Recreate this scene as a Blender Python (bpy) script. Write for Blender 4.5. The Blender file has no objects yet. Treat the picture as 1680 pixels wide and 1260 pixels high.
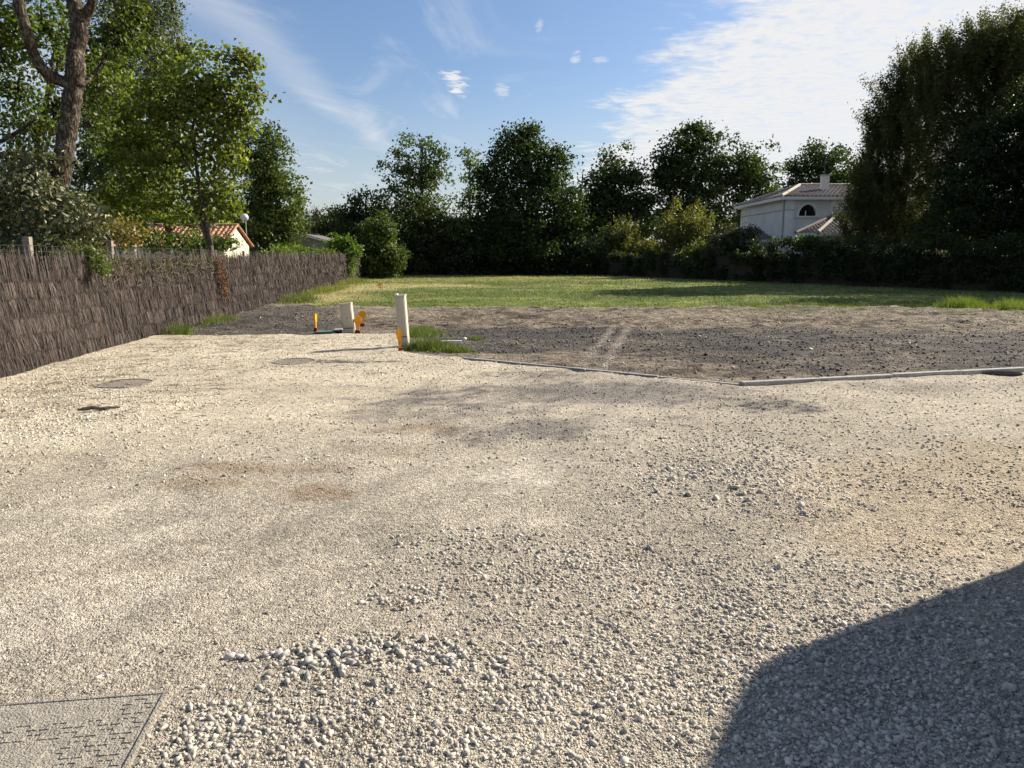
import bpy, bmesh, math, random
import numpy as np
from mathutils import Vector, Matrix

R = math.radians
scene = bpy.context.scene
rng = np.random.default_rng(7)
random.seed(7)

# ------------------------------------------------------------------ camera
FPX, CX, CY, EYE = 1250.0, 840.0, 630.0, 1.6
PITCH = math.atan(212 / 1250)
cam_d = bpy.data.cameras.new('camera')
cam_d.sensor_width = 36.0
cam_d.lens = 36.0 * FPX / 1680.0
cam_d.clip_start = 0.05
cam_d.clip_end = 4000
cam = bpy.data.objects.new('camera', cam_d)
scene.collection.objects.link(cam)
cam.location = (0, 0, EYE)
cam.rotation_euler = (math.pi / 2 - PITCH, 0, 0)
scene.camera = cam

# ------------------------------------------------------------------ world / sky
SUN_EL, SUN_AZ = R(31), R(59)          # azimuth measured from +Y towards +X
world = bpy.data.worlds.new('World')
scene.world = world
world.use_nodes = True


def sky_world():
    nt = world.node_tree
    nt.nodes.clear()
    N = nt.nodes.new
    L = nt.links.new

    def math_(op, a, b=None, c=None, clamp=False):
        n = N('ShaderNodeMath')
        n.operation = op
        n.use_clamp = clamp
        for i, v in enumerate((a, b, c)):
            if v is None:
                continue
            if isinstance(v, (int, float)):
                n.inputs[i].default_value = v
            else:
                L(v, n.inputs[i])
        return n.outputs[0]

    def smooth(v, lo, hi):
        n = N('ShaderNodeMapRange')
        n.interpolation_type = 'SMOOTHSTEP'
        L(v, n.inputs[0])
        n.inputs[1].default_value = lo
        n.inputs[2].default_value = hi
        return n.outputs[0]

    def noise(vec, scale, detail=6, rough=0.55, dist=0.0):
        n = N('ShaderNodeTexNoise')
        n.inputs['Scale'].default_value = scale
        n.inputs['Detail'].default_value = detail
        n.inputs['Roughness'].default_value = rough
        n.inputs['Distortion'].default_value = dist
        L(vec, n.inputs['Vector'])
        return n.outputs['Fac']

    sky = N('ShaderNodeTexSky')
    sky.sky_type = 'NISHITA'
    sky.sun_disc = False
    sky.sun_elevation = SUN_EL
    sky.sun_rotation = SUN_AZ
    sky.air_density = 1.15
    sky.dust_density = 1.2
    sky.ozone_density = 2.5
    tc = N('ShaderNodeTexCoord')
    sep = N('ShaderNodeSeparateXYZ')
    L(tc.outputs['Generated'], sep.inputs[0])
    z = math_('MAXIMUM', sep.outputs[2], 0.035)
    ux = math_('DIVIDE', sep.outputs[0], z)
    uy = math_('DIVIDE', sep.outputs[1], z)
    comb = N('ShaderNodeCombineXYZ')
    L(ux, comb.inputs[0])
    L(uy, comb.inputs[1])
    uv = comb.outputs[0]
    mp = N('ShaderNodeMapping')
    L(uv, mp.inputs[0])
    mp.inputs['Scale'].default_value = (1.0, 0.35, 1.0)
    stretched = mp.outputs[0]
    # cloud bank to the right
    n1 = noise(uv, 1.1, 7, 0.6, 0.4)
    n2 = noise(uv, 5.0, 6, 0.6, 0.6)
    n3 = noise(uv, 14.0, 3, 0.55, 0.3)
    edge = math_('ADD', ux, math_('MULTIPLY', math_('SUBTRACT', n1, 0.5), 1.7))
    edge = math_('ADD', edge, math_('MULTIPLY', math_('SUBTRACT', n2, 0.5), 0.8))
    bank = smooth(edge, 0.62, 1.12)
    tex = math_('ADD', 0.60, math_('MULTIPLY', smooth(n2, 0.28, 0.62), 0.26))
    tex = math_('ADD', tex, math_('MULTIPLY', smooth(n3, 0.34, 0.60), 0.24))
    bank = math_('MULTIPLY', bank, tex)
    # a long cirrus streak to the left and thin veils
    n4 = noise(stretched, 1.6, 6, 0.6, 0.8)
    dx = math_('ABSOLUTE', math_('ADD', math_('ADD', ux, 1.22), math_('MULTIPLY', math_('SUBTRACT', n1, 0.5), 0.35)))
    streak = math_('MULTIPLY', smooth(dx, 0.22, 0.02), 0.22)
    veil = math_('MULTIPLY', smooth(n4, 0.47, 0.78), 0.42)
    veil_w = math_('MULTIPLY', veil, smooth(ux, 0.7, -0.1))
    wide = math_('MULTIPLY', smooth(ux, -0.6, -2.6), 0.30)
    thin = math_('ADD', math_('ADD', streak, veil_w), wide)
    # little puffs
    puffs = None
    for (a, b, ra, rb, s) in ((-0.33, 4.75, .085, .40, 1.0), (-.06, 4.95, .05, .35, .55), (.33, 4.15, .03, .14, .6), (.46, 4.2, .05, .10, .5), (.12, 3.6, .02, .12, .4), (.42, 7.6, .14, .6, .9), (-2.3, 9.4, .22, .5, .7), (.95, 4.4, .14, .5, .5)):
        px = math_('DIVIDE', math_('SUBTRACT', ux, a), ra)
        py = math_('DIVIDE', math_('SUBTRACT', uy, b), rb)
        d = math_('ADD', math_('MULTIPLY', px, px), math_('MULTIPLY', py, py))
        d = math_('ADD', d, math_('MULTIPLY', math_('SUBTRACT', noise(uv, 9.0, 4, 0.65, 1.0), 0.5), 5.0))
        v = math_('MULTIPLY', smooth(d, 1.0, -0.6), s)
        puffs = v if puffs is None else math_('MAXIMUM', puffs, v)
    cl = math_('MAXIMUM', math_('MAXIMUM', bank, thin), puffs)
    # haze whitening towards the horizon
    hz = math_('MULTIPLY', smooth(sep.outputs[2], 0.24, -0.02), 0.46)
    cl = math_('MAXIMUM', cl, hz)
    cl = math_('MINIMUM', cl, 1.0)
    mix = N('ShaderNodeMix')
    mix.data_type = 'RGBA'
    L(cl, mix.inputs[0])
    tint = N('ShaderNodeMix')
    tint.data_type = 'RGBA'
    tint.blend_type = 'MULTIPLY'
    tint.inputs[0].default_value = 1.0
    L(sky.outputs[0], tint.inputs[6])
    tint.inputs[7].default_value = SKY_TINT
    L(tint.outputs[2], mix.inputs[6])
    mix.inputs[7].default_value = CLOUD_RGB
    bg = N('ShaderNodeBackground')
    bg.inputs['Strength'].default_value = SKY_STRENGTH
    L(mix.outputs[2], bg.inputs[0])
    out = N('ShaderNodeOutputWorld')
    L(bg.outputs[0], out.inputs[0])


SKY_STRENGTH = 0.05
SKY_TINT = (1.02, 1.13, 1.34, 1)
CLOUD_RGB = (8.9, 8.9, 9.0, 1)
sky_world()
world.cycles.sampling_method = 'MANUAL'
world.cycles.sample_map_resolution = 1024

sun_d = bpy.data.lights.new('sun', 'SUN')
sun_d.energy = 5.0
sun_d.angle = R(0.55)
sun_d.color = (1.0, 0.92, 0.79)
sun = bpy.data.objects.new('sun', sun_d)
scene.collection.objects.link(sun)
SUN_DIR = Vector((math.sin(SUN_AZ) * math.cos(SUN_EL), math.cos(SUN_AZ) * math.cos(SUN_EL), math.sin(SUN_EL)))
sun.rotation_euler = SUN_DIR.to_track_quat('Z', 'Y').to_euler()
sun.location = SUN_DIR * 60

vs = scene.view_settings
vs.view_transform = 'Standard'
vs.look = 'None'
vs.gamma = 1.0
vs.exposure = 0.97
vs.use_curve_mapping = False
scene.cycles.max_bounces = 4
scene.cycles.diffuse_bounces = 2
scene.cycles.transmission_bounces = 3
scene.cycles.use_adaptive_sampling = True
scene.cycles.adaptive_threshold = 0.03
scene.cycles.transparent_max_bounces = 6
scene.cycles.use_denoising = True

# ------------------------------------------------------------------ helpers


def G(px, py, z=0.0):
    """ground point seen at a pixel of the 1680 px photograph"""
    u = (px - CX) / FPX
    v = (CY - py) / FPX
    dy = math.cos(PITCH) + v * math.sin(PITCH)
    dz = -math.sin(PITCH) + v * math.cos(PITCH)
    t = (z - EYE) / dz
    return (u * t, dy * t)


def P(px, py, D):
    u = (px - CX) / FPX
    v = (CY - py) / FPX
    dy = math.cos(PITCH) + v * math.sin(PITCH)
    dz = -math.sin(PITCH) + v * math.cos(PITCH)
    t = D / dy
    return Vector((u * t, D, EYE + dz * t))


def hash2(ix, iy, seed):
    h = (ix.astype(np.int64) * 374761393 + iy.astype(np.int64) * 668265263 + seed * 974634777) & 0xFFFFFFFF
    h = ((h ^ (h >> 13)) * 1274126177) & 0xFFFFFFFF
    h = h ^ (h >> 16)
    return (h & 0xFFFF) / 65535.0


def vnoise(x, y, seed=0):
    ix = np.floor(x)
    iy = np.floor(y)
    fx = x - ix
    fy = y - iy
    fx = fx * fx * (3 - 2 * fx)
    fy = fy * fy * (3 - 2 * fy)
    a = hash2(ix, iy, seed)
    b = hash2(ix + 1, iy, seed)
    c = hash2(ix, iy + 1, seed)
    d = hash2(ix + 1, iy + 1, seed)
    return (a * (1 - fx) + b * fx) * (1 - fy) + (c * (1 - fx) + d * fx) * fy


def fbm(x, y, octaves=4, seed=0, gain=0.5):
    x = np.asarray(x, float)
    y = np.asarray(y, float)
    s = np.zeros(np.broadcast(x, y).shape)
    a = 1.0
    t = 0
    for o in range(octaves):
        s = s + a * vnoise(x * 2 ** o + 17.3 * o, y * 2 ** o - 9.1 * o, seed + o)
        t += a
        a *= gain
    return s / t


def sstep(v, lo, hi):
    t = np.clip((v - lo) / (hi - lo), 0, 1)
    return t * t * (3 - 2 * t)


def mesh_np(name, V, faces, mat=None, col=None, smooth=False):
    """V (n,3); faces = list of (m,k) int arrays; col (n,3) per-vertex colour"""
    me = bpy.data.meshes.new(name)
    V = np.ascontiguousarray(V, dtype=np.float32)
    me.vertices.add(len(V))
    me.vertices.foreach_set('co', V.ravel())
    loops = np.concatenate([np.asarray(f, dtype=np.int32).ravel() for f in faces])
    tot = np.concatenate([np.full(len(f), np.asarray(f).shape[1], dtype=np.int32) for f in faces])
    start = np.concatenate([[0], np.cumsum(tot)[:-1]]).astype(np.int32)
    me.loops.add(len(loops))
    me.loops.foreach_set('vertex_index', loops)
    me.polygons.add(len(tot))
    me.polygons.foreach_set('loop_start', start)
    try:
        me.polygons.foreach_set('loop_total', tot)
    except Exception:
        pass
    if smooth:
        me.polygons.foreach_set('use_smooth', np.ones(len(tot), dtype=bool))
    if col is not None:
        at = me.attributes.new('col', 'FLOAT_COLOR', 'POINT')
        c4 = np.ones((len(V), 4), dtype=np.float32)
        c4[:, :3] = col
        at.data.foreach_set('color', c4.ravel())
    me.update(calc_edges=True)
    if mat is not None:
        me.materials.append(mat)
    return me


COL = scene.collection


def link(name, me, parent=None, loc=None):
    o = bpy.data.objects.new(name, me)
    COL.objects.link(o)
    if loc is not None:
        o.location = loc
    if parent is not None:
        set_parent(o, parent)
    return o


def set_parent(o, parent):
    o.parent = parent
    m = Matrix.Translation(parent.location) @ parent.rotation_euler.to_matrix().to_4x4()
    p = parent.parent
    if p is not None:
        m = Matrix.Translation(p.location) @ p.rotation_euler.to_matrix().to_4x4() @ parent.matrix_parent_inverse @ m
    o.matrix_parent_inverse = m.inverted()


def thing(name, label, cat, loc, group=None):
    o = bpy.data.objects.new(name, None)
    o.empty_display_size = 0.2
    COL.objects.link(o)
    o.location = loc
    return tag(o, label, cat, group)


def tag(o, label, cat, group=None):
    o['label'] = label
    o['category'] = cat
    if group:
        o['group'] = group
    return o


class MB:
    """small mesh collector for boxes, prisms and tubes"""

    def __init__(self):
        self.v = []
        self.f = []

    def add(self, verts, faces):
        b = len(self.v)
        self.v += [tuple(p) for p in verts]
        self.f += [tuple(i + b for i in f) for f in faces]
        return self

    def box(self, c, s, rz=0.0, M=None):
        cx, cy, cz = c
        hx, hy, hz = s[0] / 2, s[1] / 2, s[2] / 2
        vs_ = []
        ca, sa = math.cos(rz), math.sin(rz)
        for (x, y, z) in ((-hx, -hy, -hz), (hx, -hy, -hz), (hx, hy, -hz), (-hx, hy, -hz), (-hx, -hy, hz), (hx, -hy, hz), (hx, hy, hz), (-hx, hy, hz)):
            p = Vector((cx + x * ca - y * sa, cy + x * sa + y * ca, cz + z))
            vs_.append(M @ p if M else p)
        return self.add(vs_, [(0, 3, 2, 1), (4, 5, 6, 7), (0, 1, 5, 4), (1, 2, 6, 5), (2, 3, 7, 6), (3, 0, 4, 7)])

    def prism(self, poly, y0, y1, M=None):
        """polygon in x,z extruded from y0 to y1"""
        n = len(poly)
        vs_ = [Vector((x, y0, z)) for x, z in poly] + [Vector((x, y1, z)) for x, z in poly]
        if M:
            vs_ = [M @ p for p in vs_]
        fs = [tuple(range(n)), tuple(range(2 * n - 1, n - 1, -1))]
        fs += [(i, n + i, n + (i + 1) % n, (i + 1) % n) for i in range(n)]
        return self.add(vs_, fs)

    def tube(self, pts, rad, sides=6, cap=True, rough=0.0):
        pts = [Vector(p) for p in pts]
        if not hasattr(rad, '__len__'):
            rad = [rad] * len(pts)
        if rough and len(pts) > 2:          # resample as a smooth curve, then knobble the surface
            q, rr = [], []
            for i in range(len(pts) - 1):
                p0, p1, p2, p3 = pts[max(0, i - 1)], pts[i], pts[i + 1], pts[min(len(pts) - 1, i + 2)]
                for k in range(7):
                    t = k / 7
                    q.append(.5 * ((2 * p1) + (p2 - p0) * t + (2 * p0 - 5 * p1 + 4 * p2 - p3) * t * t + (3 * p1 - p0 - 3 * p2 + p3) * t ** 3))
                    rr.append((rad[i] * (1 - t) + rad[i + 1] * t) * random.uniform(1 - rough * .5, 1 + rough * .5))
            pts, rad = q + [pts[-1]], rr + [rad[-1]]
        base = len(self.v)
        up = Vector((0.3, 0.2, 1)).normalized()
        prev = None
        for i, p in enumerate(pts):
            d = (pts[min(i + 1, len(pts) - 1)] - pts[max(i - 1, 0)])
            if d.length < 1e-6:
                d = Vector((0, 0, 1))
            d.normalize()
            if prev is None:
                a = d.orthogonal().normalized()
            else:
                a = (prev - d * prev.dot(d))
                a = a.normalized() if a.length > 1e-5 else d.orthogonal().normalized()
            prev = a
            b = d.cross(a)
            for k in range(sides):
                t = 2 * math.pi * k / sides
                kn = 1 + rough * random.uniform(-1, 1)
                self.v.append(tuple(p + (a * math.cos(t) + b * math.sin(t)) * rad[i] * kn))
        for i in range(len(pts) - 1):
            for k in range(sides):
                k2 = (k + 1) % sides
                self.f.append((base + i * sides + k, base + i * sides + k2, base + (i + 1) * sides + k2, base + (i + 1) * sides + k))
        if cap:
            self.f.append(tuple(base + k for k in reversed(range(sides))))
            e = base + (len(pts) - 1) * sides
            self.f.append(tuple(e + k for k in range(sides)))
        return self

    def build(self, name, mat, parent=None, smooth=False, bevel=0.0):
        me = bpy.data.meshes.new(name)
        me.from_pydata(self.v, [], self.f)
        if bevel:
            bm = bmesh.new()
            bm.from_mesh(me)
            bmesh.ops.recalc_face_normals(bm, faces=bm.faces)
            bmesh.ops.bevel(bm, geom=[e for e in bm.edges if e.is_manifold and e.calc_face_angle(0) > 0.5], offset=bevel, segments=2, affect='EDGES', profile=0.6)
            bm.to_mesh(me)
            bm.free()
        if smooth:
            me.polygons.foreach_set('use_smooth', [True] * len(me.polygons))
        me.update()
        me.materials.append(mat)
        return link(name, me, parent)


# ------------------------------------------------------------------ materials


def new_mat(name):
    m = bpy.data.materials.new(name)
    m.use_nodes = True
    nt = m.node_tree
    b = nt.nodes['Principled BSDF']
    return m, nt, b


def plain(name, rgb, rough=0.7, var=0.15, scale=8.0, bump=0.0, bscale=60.0, metal=0.0, spec=0.3):
    m, nt, b = new_mat(name)
    N, L = nt.nodes.new, nt.links.new
    tc = N('ShaderNodeTexCoord')
    n = N('ShaderNodeTexNoise')
    n.inputs['Scale'].default_value = scale
    n.inputs['Detail'].default_value = 6
    n.inputs['Roughness'].default_value = 0.65
    L(tc.outputs['Object'], n.inputs['Vector'])
    r = N('ShaderNodeValToRGB')
    r.color_ramp.elements[0].position = 0.3
    r.color_ramp.elements[1].position = 0.7
    r.color_ramp.elements[0].color = (*[c * (1 - var) for c in rgb], 1)
    r.color_ramp.elements[1].color = (*[min(1, c * (1 + var)) for c in rgb], 1)
    L(n.outputs['Fac'], r.inputs[0])
    L(r.outputs[0], b.inputs['Base Color'])
    b.inputs['Roughness'].default_value = rough
    b.inputs['Metallic'].default_value = metal
    b.inputs['Specular IOR Level'].default_value = spec
    if bump:
        n2 = N('ShaderNodeTexNoise')
        n2.inputs['Scale'].default_value = bscale
        n2.inputs['Detail'].default_value = 5
        L(tc.outputs['Object'], n2.inputs['Vector'])
        bp = N('ShaderNodeBump')
        bp.inputs['Strength'].default_value = bump
        bp.inputs['Distance'].default_value = 0.02
        L(n2.outputs['Fac'], bp.inputs['Height'])
        L(bp.outputs[0], b.inputs['Normal'])
    return m


def attr_mat(name, rough=0.9, spec=0.2, translucent=0.0, trans_tint=(1.6, 1.8, 0.6), var_scale=None, var=0.3, bump=None):
    """colour from the per-vertex attribute 'col' with optional fine grain"""
    m, nt, b = new_mat(name)
    N, L = nt.nodes.new, nt.links.new
    a = N('ShaderNodeAttribute')
    a.attribute_name = 'col'
    c = a.outputs['Color']
    if var_scale:
        geo = N('ShaderNodeNewGeometry')
        n = N('ShaderNodeTexNoise')
        n.inputs['Scale'].default_value = var_scale
        n.inputs['Detail'].default_value = 5
        n.inputs['Roughness'].default_value = 0.7
        L(geo.outputs['Position'], n.inputs['Vector'])
        mr = N('ShaderNodeMapRange')
        mr.inputs[1].default_value = 0.25
        mr.inputs[2].default_value = 0.75
        mr.inputs[3].default_value = 1 - var
        mr.inputs[4].default_value = 1 + var
        L(n.outputs['Fac'], mr.inputs[0])
        mx = N('ShaderNodeMix')
        mx.data_type = 'RGBA'
        mx.blend_type = 'MULTIPLY'
        mx.inputs[0].default_value = 1
        L(c, mx.inputs[6])
        L(mr.outputs[0], mx.inputs[7])
        c = mx.outputs[2]
        if bump:
            bp = N('ShaderNodeBump')
            bp.inputs['Strength'].default_value = bump[0]
            bp.inputs['Distance'].default_value = bump[1]
            L(n.outputs['Fac'], bp.inputs['Height'])
            L(bp.outputs[0], b.inputs['Normal'])
    L(c, b.inputs['Base Color'])
    b.inputs['Roughness'].default_value = rough
    b.inputs['Specular IOR Level'].default_value = spec
    if translucent:
        tr = N('ShaderNodeBsdfTranslucent')
        mm = N('ShaderNodeMix')
        mm.data_type = 'RGBA'
        mm.blend_type = 'MULTIPLY'
        mm.inputs[0].default_value = 1
        L(c, mm.inputs[6])
        mm.inputs[7].default_value = (*trans_tint, 1)
        L(mm.outputs[2], tr.inputs[0])
        ms = N('ShaderNodeMixShader')
        ms.inputs[0].default_value = translucent
        L(b.outputs[0], ms.inputs[1])
        L(tr.outputs[0], ms.inputs[2])
        L(ms.outputs[0], nt.nodes['Material Output'].inputs[0])
    return m


def ground_mat(name, s1, s2, bump_d, bump_s, contrast=0.35, rough=0.95):
    """attribute colour broken into grains by two Voronoi sizes plus noise relief"""
    m, nt, b = new_mat(name)
    N, L = nt.nodes.new, nt.links.new
    geo = N('ShaderNodeNewGeometry')
    pos = geo.outputs['Position']
    a = N('ShaderNodeAttribute')
    a.attribute_name = 'col'

    def vor(scale, feat='F1'):
        v = N('ShaderNodeTexVoronoi')
        v.inputs['Scale'].default_value = scale
        v.feature = feat
        L(pos, v.inputs['Vector'])
        return v

    def noise(scale, d=5):
        n = N('ShaderNodeTexNoise')
        n.inputs['Scale'].default_value = scale
        n.inputs['Detail'].default_value = d
        n.inputs['Roughness'].default_value = 0.7
        L(pos, n.inputs['Vector'])
        return n.outputs['Fac']

    def mth(op, x, y):
        n = N('ShaderNodeMath')
        n.operation = op
        for i, q in enumerate((x, y)):
            if isinstance(q, (int, float)):
                n.inputs[i].default_value = q
            else:
                L(q, n.inputs[i])
        return n.outputs[0]

    v1, v2 = vor(s1), vor(s2)
    bw1 = N('ShaderNodeSeparateColor')
    L(v1.outputs['Color'], bw1.inputs[0])
    bw2 = N('ShaderNodeSeparateColor')
    L(v2.outputs['Color'], bw2.inputs[0])
    g = mth('ADD', mth('MULTIPLY', bw1.outputs[0], 0.55), mth('MULTIPLY', bw2.outputs[1], 0.45))
    v3 = vor(s1 * .42)
    bw3 = N('ShaderNodeSeparateColor')
    L(v3.outputs['Color'], bw3.inputs[0])
    g = mth('ADD', mth('MULTIPLY', g, 0.65), mth('MULTIPLY', bw3.outputs[2], 0.35))
    g = mth('ADD', mth('MULTIPLY', g, 0.68), mth('MULTIPLY', noise(3.5, 7), 0.32))
    mr = N('ShaderNodeMapRange')
    L(g, mr.inputs[0])
    mr.inputs[1].default_value = 0.2
    mr.inputs[2].default_value = 0.8
    mr.inputs[3].default_value = 1 - contrast
    mr.inputs[4].default_value = 1 + contrast
    mx = N('ShaderNodeMix')
    mx.data_type = 'RGBA'
    mx.blend_type = 'MULTIPLY'
    mx.inputs[0].default_value = 1
    L(a.outputs['Color'], mx.inputs[6])
    L(mr.outputs[0], mx.inputs[7])
    L(mx.outputs[2], b.inputs['Base Color'])
    h = mth('ADD', mth('MULTIPLY', v1.outputs['Distance'], -0.9), mth('MULTIPLY', v2.outputs['Distance'], -0.5))
    h = mth('ADD', h, mth('MULTIPLY', v3.outputs['Distance'], -0.7))
    h = mth('ADD', h, mth('MULTIPLY', noise(s1 * 0.35, 6), 1.2))
    bp = N('ShaderNodeBump')
    bp.inputs['Strength'].default_value = bump_s
    bp.inputs['Distance'].default_value = bump_d
    L(h, bp.inputs['Height'])
    L(bp.outputs[0], b.inputs['Normal'])
    b.inputs['Roughness'].default_value = rough
    b.inputs['Specular IOR Level'].default_value = 0.15
    return m


M = {}
M['gravel'] = ground_mat('gravel', 85, 210, 0.014, 1.0, 0.62)
M['soil'] = ground_mat('soil', 22, 60, 0.05, 1.0, 0.7)
M['lawn'] = ground_mat('lawn_turf', 9, 30, 0.05, 1.0, 0.45)
M['far_ground'] = plain('far_ground', (0.06, 0.075, 0.03), 0.95, 0.3, 0.3)
M['stone'] = attr_mat('limestone', 0.9, 0.2, var_scale=90, var=0.18)
M['clod'] = attr_mat('clods', 0.95, 0.1, var_scale=60, var=0.3)
M['twig'] = attr_mat('heather_twigs', 0.85, 0.2)
M['grass'] = attr_mat('grass_blades', 0.6, 0.3, translucent=0.35)
M['leaf'] = attr_mat('leaves', 0.5, 0.35, translucent=0.36)
M['leaf_gloss'] = attr_mat('glossy_leaves', 0.48, 0.4, translucent=0.12)
M['dry'] = attr_mat('dry_leaves', 0.8, 0.2, translucent=0.2, trans_tint=(1.2, 1.0, 0.7))
M['bark'] = plain('bark', (0.11, 0.085, 0.065), 0.95, 0.45, 14, 1.0, 30)


def bark_mat(name, dark, light, lichen):
    m, nt, b = new_mat(name)
    N, L = nt.nodes.new, nt.links.new
    geo = N('ShaderNodeNewGeometry')
    mp = N('ShaderNodeMapping')
    mp.inputs['Scale'].default_value = (1.0, 1.0, 0.22)
    L(geo.outputs['Position'], mp.inputs[0])
    v = N('ShaderNodeTexVoronoi')
    v.feature = 'DISTANCE_TO_EDGE'
    v.inputs['Scale'].default_value = 22
    L(mp.outputs[0], v.inputs['Vector'])
    n = N('ShaderNodeTexNoise')
    n.inputs['Scale'].default_value = 9
    n.inputs['Detail'].default_value = 7
    n.inputs['Roughness'].default_value = .7
    L(geo.outputs['Position'], n.inputs['Vector'])
    r = N('ShaderNodeValToRGB')
    r.color_ramp.elements[0].position = .02
    r.color_ramp.elements[0].color = (*dark, 1)
    r.color_ramp.elements[1].position = .30
    r.color_ramp.elements[1].color = (*light, 1)
    L(v.outputs['Distance'], r.inputs[0])
    r2 = N('ShaderNodeValToRGB')
    r2.color_ramp.elements[0].position = .52
    r2.color_ramp.elements[0].color = (0, 0, 0, 1)
    r2.color_ramp.elements[1].position = .66
    r2.color_ramp.elements[1].color = (1, 1, 1, 1)
    L(n.outputs['Fac'], r2.inputs[0])
    mx = N('ShaderNodeMix')
    mx.data_type = 'RGBA'
    L(r2.outputs[0], mx.inputs[0])
    L(r.outputs[0], mx.inputs[6])
    mx.inputs[7].default_value = (*lichen, 1)
    L(mx.outputs[2], b.inputs['Base Color'])
    ad = N('ShaderNodeMath')
    ad.operation = 'ADD'
    L(v.outputs['Distance'], ad.inputs[0])
    L(n.outputs['Fac'], ad.inputs[1])
    bp = N('ShaderNodeBump')
    bp.inputs['Distance'].default_value = .05
    L(ad.outputs[0], bp.inputs['Height'])
    L(bp.outputs[0], b.inputs['Normal'])
    b.inputs['Roughness'].default_value = .95
    b.inputs['Specular IOR Level'].default_value = .1
    return m


M['bark_lichen'] = bark_mat('bark_lichen', (.035, .026, .02), (.13, .10, .075), (.24, .22, .165))
M['bark_birch'] = plain('bark_birch', (0.50, 0.47, 0.42), 0.8, 0.55, 7, 0.5, 20)
M['brush_back'] = plain('brush_core', (0.045, 0.035, 0.028), 0.95, 0.4, 30, 1.0, 60)
M['concrete'] = plain('concrete', (0.36, 0.34, 0.31), 0.9, 0.22, 12, 0.6, 90)
M['concrete_post'] = plain('concrete_post', (0.24, 0.21, 0.17), 0.95, 0.35, 14, 0.6, 70)
M['wire'] = plain('galvanised_wire', (0.12, 0.13, 0.11), 0.5, 0.2, 30, metal=0.6)
M['cream'] = plain('cream_plastic', (0.50, 0.46, 0.37), 0.55, 0.10, 6, 0.15, 120)
M['cream_door'] = plain('cream_door', (0.47, 0.43, 0.345), 0.55, 0.12, 7, 0.15, 120)
M['dark_gap'] = plain('dark_plastic', (0.02, 0.02, 0.02), 0.6, 0.3)
M['yellow'] = plain('yellow_plastic', (0.85, 0.36, 0.008), 0.5, 0.08, 12)
M['red_base'] = plain('red_brown_plastic', (0.20, 0.022, 0.012), 0.6, 0.25, 20)
M['green_lid'] = plain('green_lid', (0.085, 0.16, 0.12), 0.6, 0.15, 10)
M['white_plastic'] = plain('white_plastic', (0.72, 0.72, 0.68), 0.5, 0.1, 10)
M['cast'] = plain('dusty_cast_iron', (0.30, 0.265, 0.21), 1.0, 0.35, 14, 0.5, 80)
M['cast_dark'] = plain('dark_cast_iron', (0.040, 0.037, 0.034), 1.0, 0.3, 14, 0.3, 80, spec=0.0)
M['dust_plate'] = plain('sandy_plate', (0.35, 0.315, 0.26), 0.95, 0.3, 22, 1.0, 130)
M['terracotta'] = plain('terracotta', (0.44, 0.215, 0.135), 0.85, 0.35, 5, 0.4, 30)
M['brown_tile'] = plain('brown_tile', (0.145, 0.122, 0.11), 0.9, 0.4, 4, 0.4, 30)
M['ridge_tile'] = plain('pale_ridge_tile', (0.42, 0.37, 0.31), 0.9, 0.3, 6)
M['cream_wall'] = plain('cream_render', (0.66, 0.58, 0.44), 0.9, 0.1, 3, 0.3, 60)
M['white_wall'] = plain('white_render', (0.66, 0.64, 0.60), 0.9, 0.12, 1.2, 0.3, 60)
M['grey_wall'] = plain('grey_render', (0.33, 0.31, 0.27), 0.9, 0.3, 2, 0.3, 60)
M['trim'] = plain('white_trim', (0.70, 0.68, 0.64), 0.7, 0.08, 5)
M['globe'] = plain('opal_globe', (0.52, 0.51, 0.50), 0.35, 0.15, 5)
M['paint'] = plain('dark_car_paint', (0.03, 0.033, 0.042), 0.3, 0.03, 3)
M['rubber'] = plain('tyre_rubber', (0.02, 0.02, 0.02), 0.85, 0.2)
gm, gnt, gb = new_mat('window_glass')
gb.inputs['Base Color'].default_value = (0.012, 0.014, 0.016, 1)
gb.inputs['Roughness'].default_value = 0.06
gb.inputs['Specular IOR Level'].default_value = 0.6
M['glass'] = gm

# ------------------------------------------------------------------ setting: the ground
LEFT_X = lambda Y: -5.75 - 0.09 * Y          # line of the left fence


def pip(X, Y, poly):
    inside = np.zeros(X.shape, bool)
    n = len(poly)
    for i in range(n):
        x1, y1 = poly[i]
        x2, y2 = poly[(i + 1) % n]
        if y1 == y2:
            continue
        c = ((y1 > Y) != (y2 > Y)) & (X < (x2 - x1) * (Y - y1) / (y2 - y1) + x1)
        inside ^= c
    return inside


KERB = [(-1.75, 12.25), (-0.75, 11.55), (2.78, 9.12), (7.03, 10.33), (13.5, 12.2)]
GRAVEL_POLY = [(-5.0, -3), (-5.75, 0.5), (-6.45, 7), (-6.68, 9.67), (-6.95, 13), (-7.05, 15.0), (-4.6, 15.1), (-2.3, 15.3), (-1.95, 13.5), (-1.8, 12.3), (-0.75, 11.5), (2.78, 9.1), (7.03, 10.3), (13.5, 12.2), (13.5, -3)]
SOIL_POLY = [(-8.6, 13.8), (-8.4, 25.4), (-7.6, 26.2), (-6.4, 25.0), (-5.0, 24.4), (-2.5, 23.8), (0, 23.6), (4, 23.8), (8, 23.8), (12, 23.6), (16, 23.1), (20, 22.5), (27, 22), (27, 11.5), (12, 10.5), (7, 9.4), (2.78, 8.4), (-2, 11.5), (-6, 13.8)]


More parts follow.
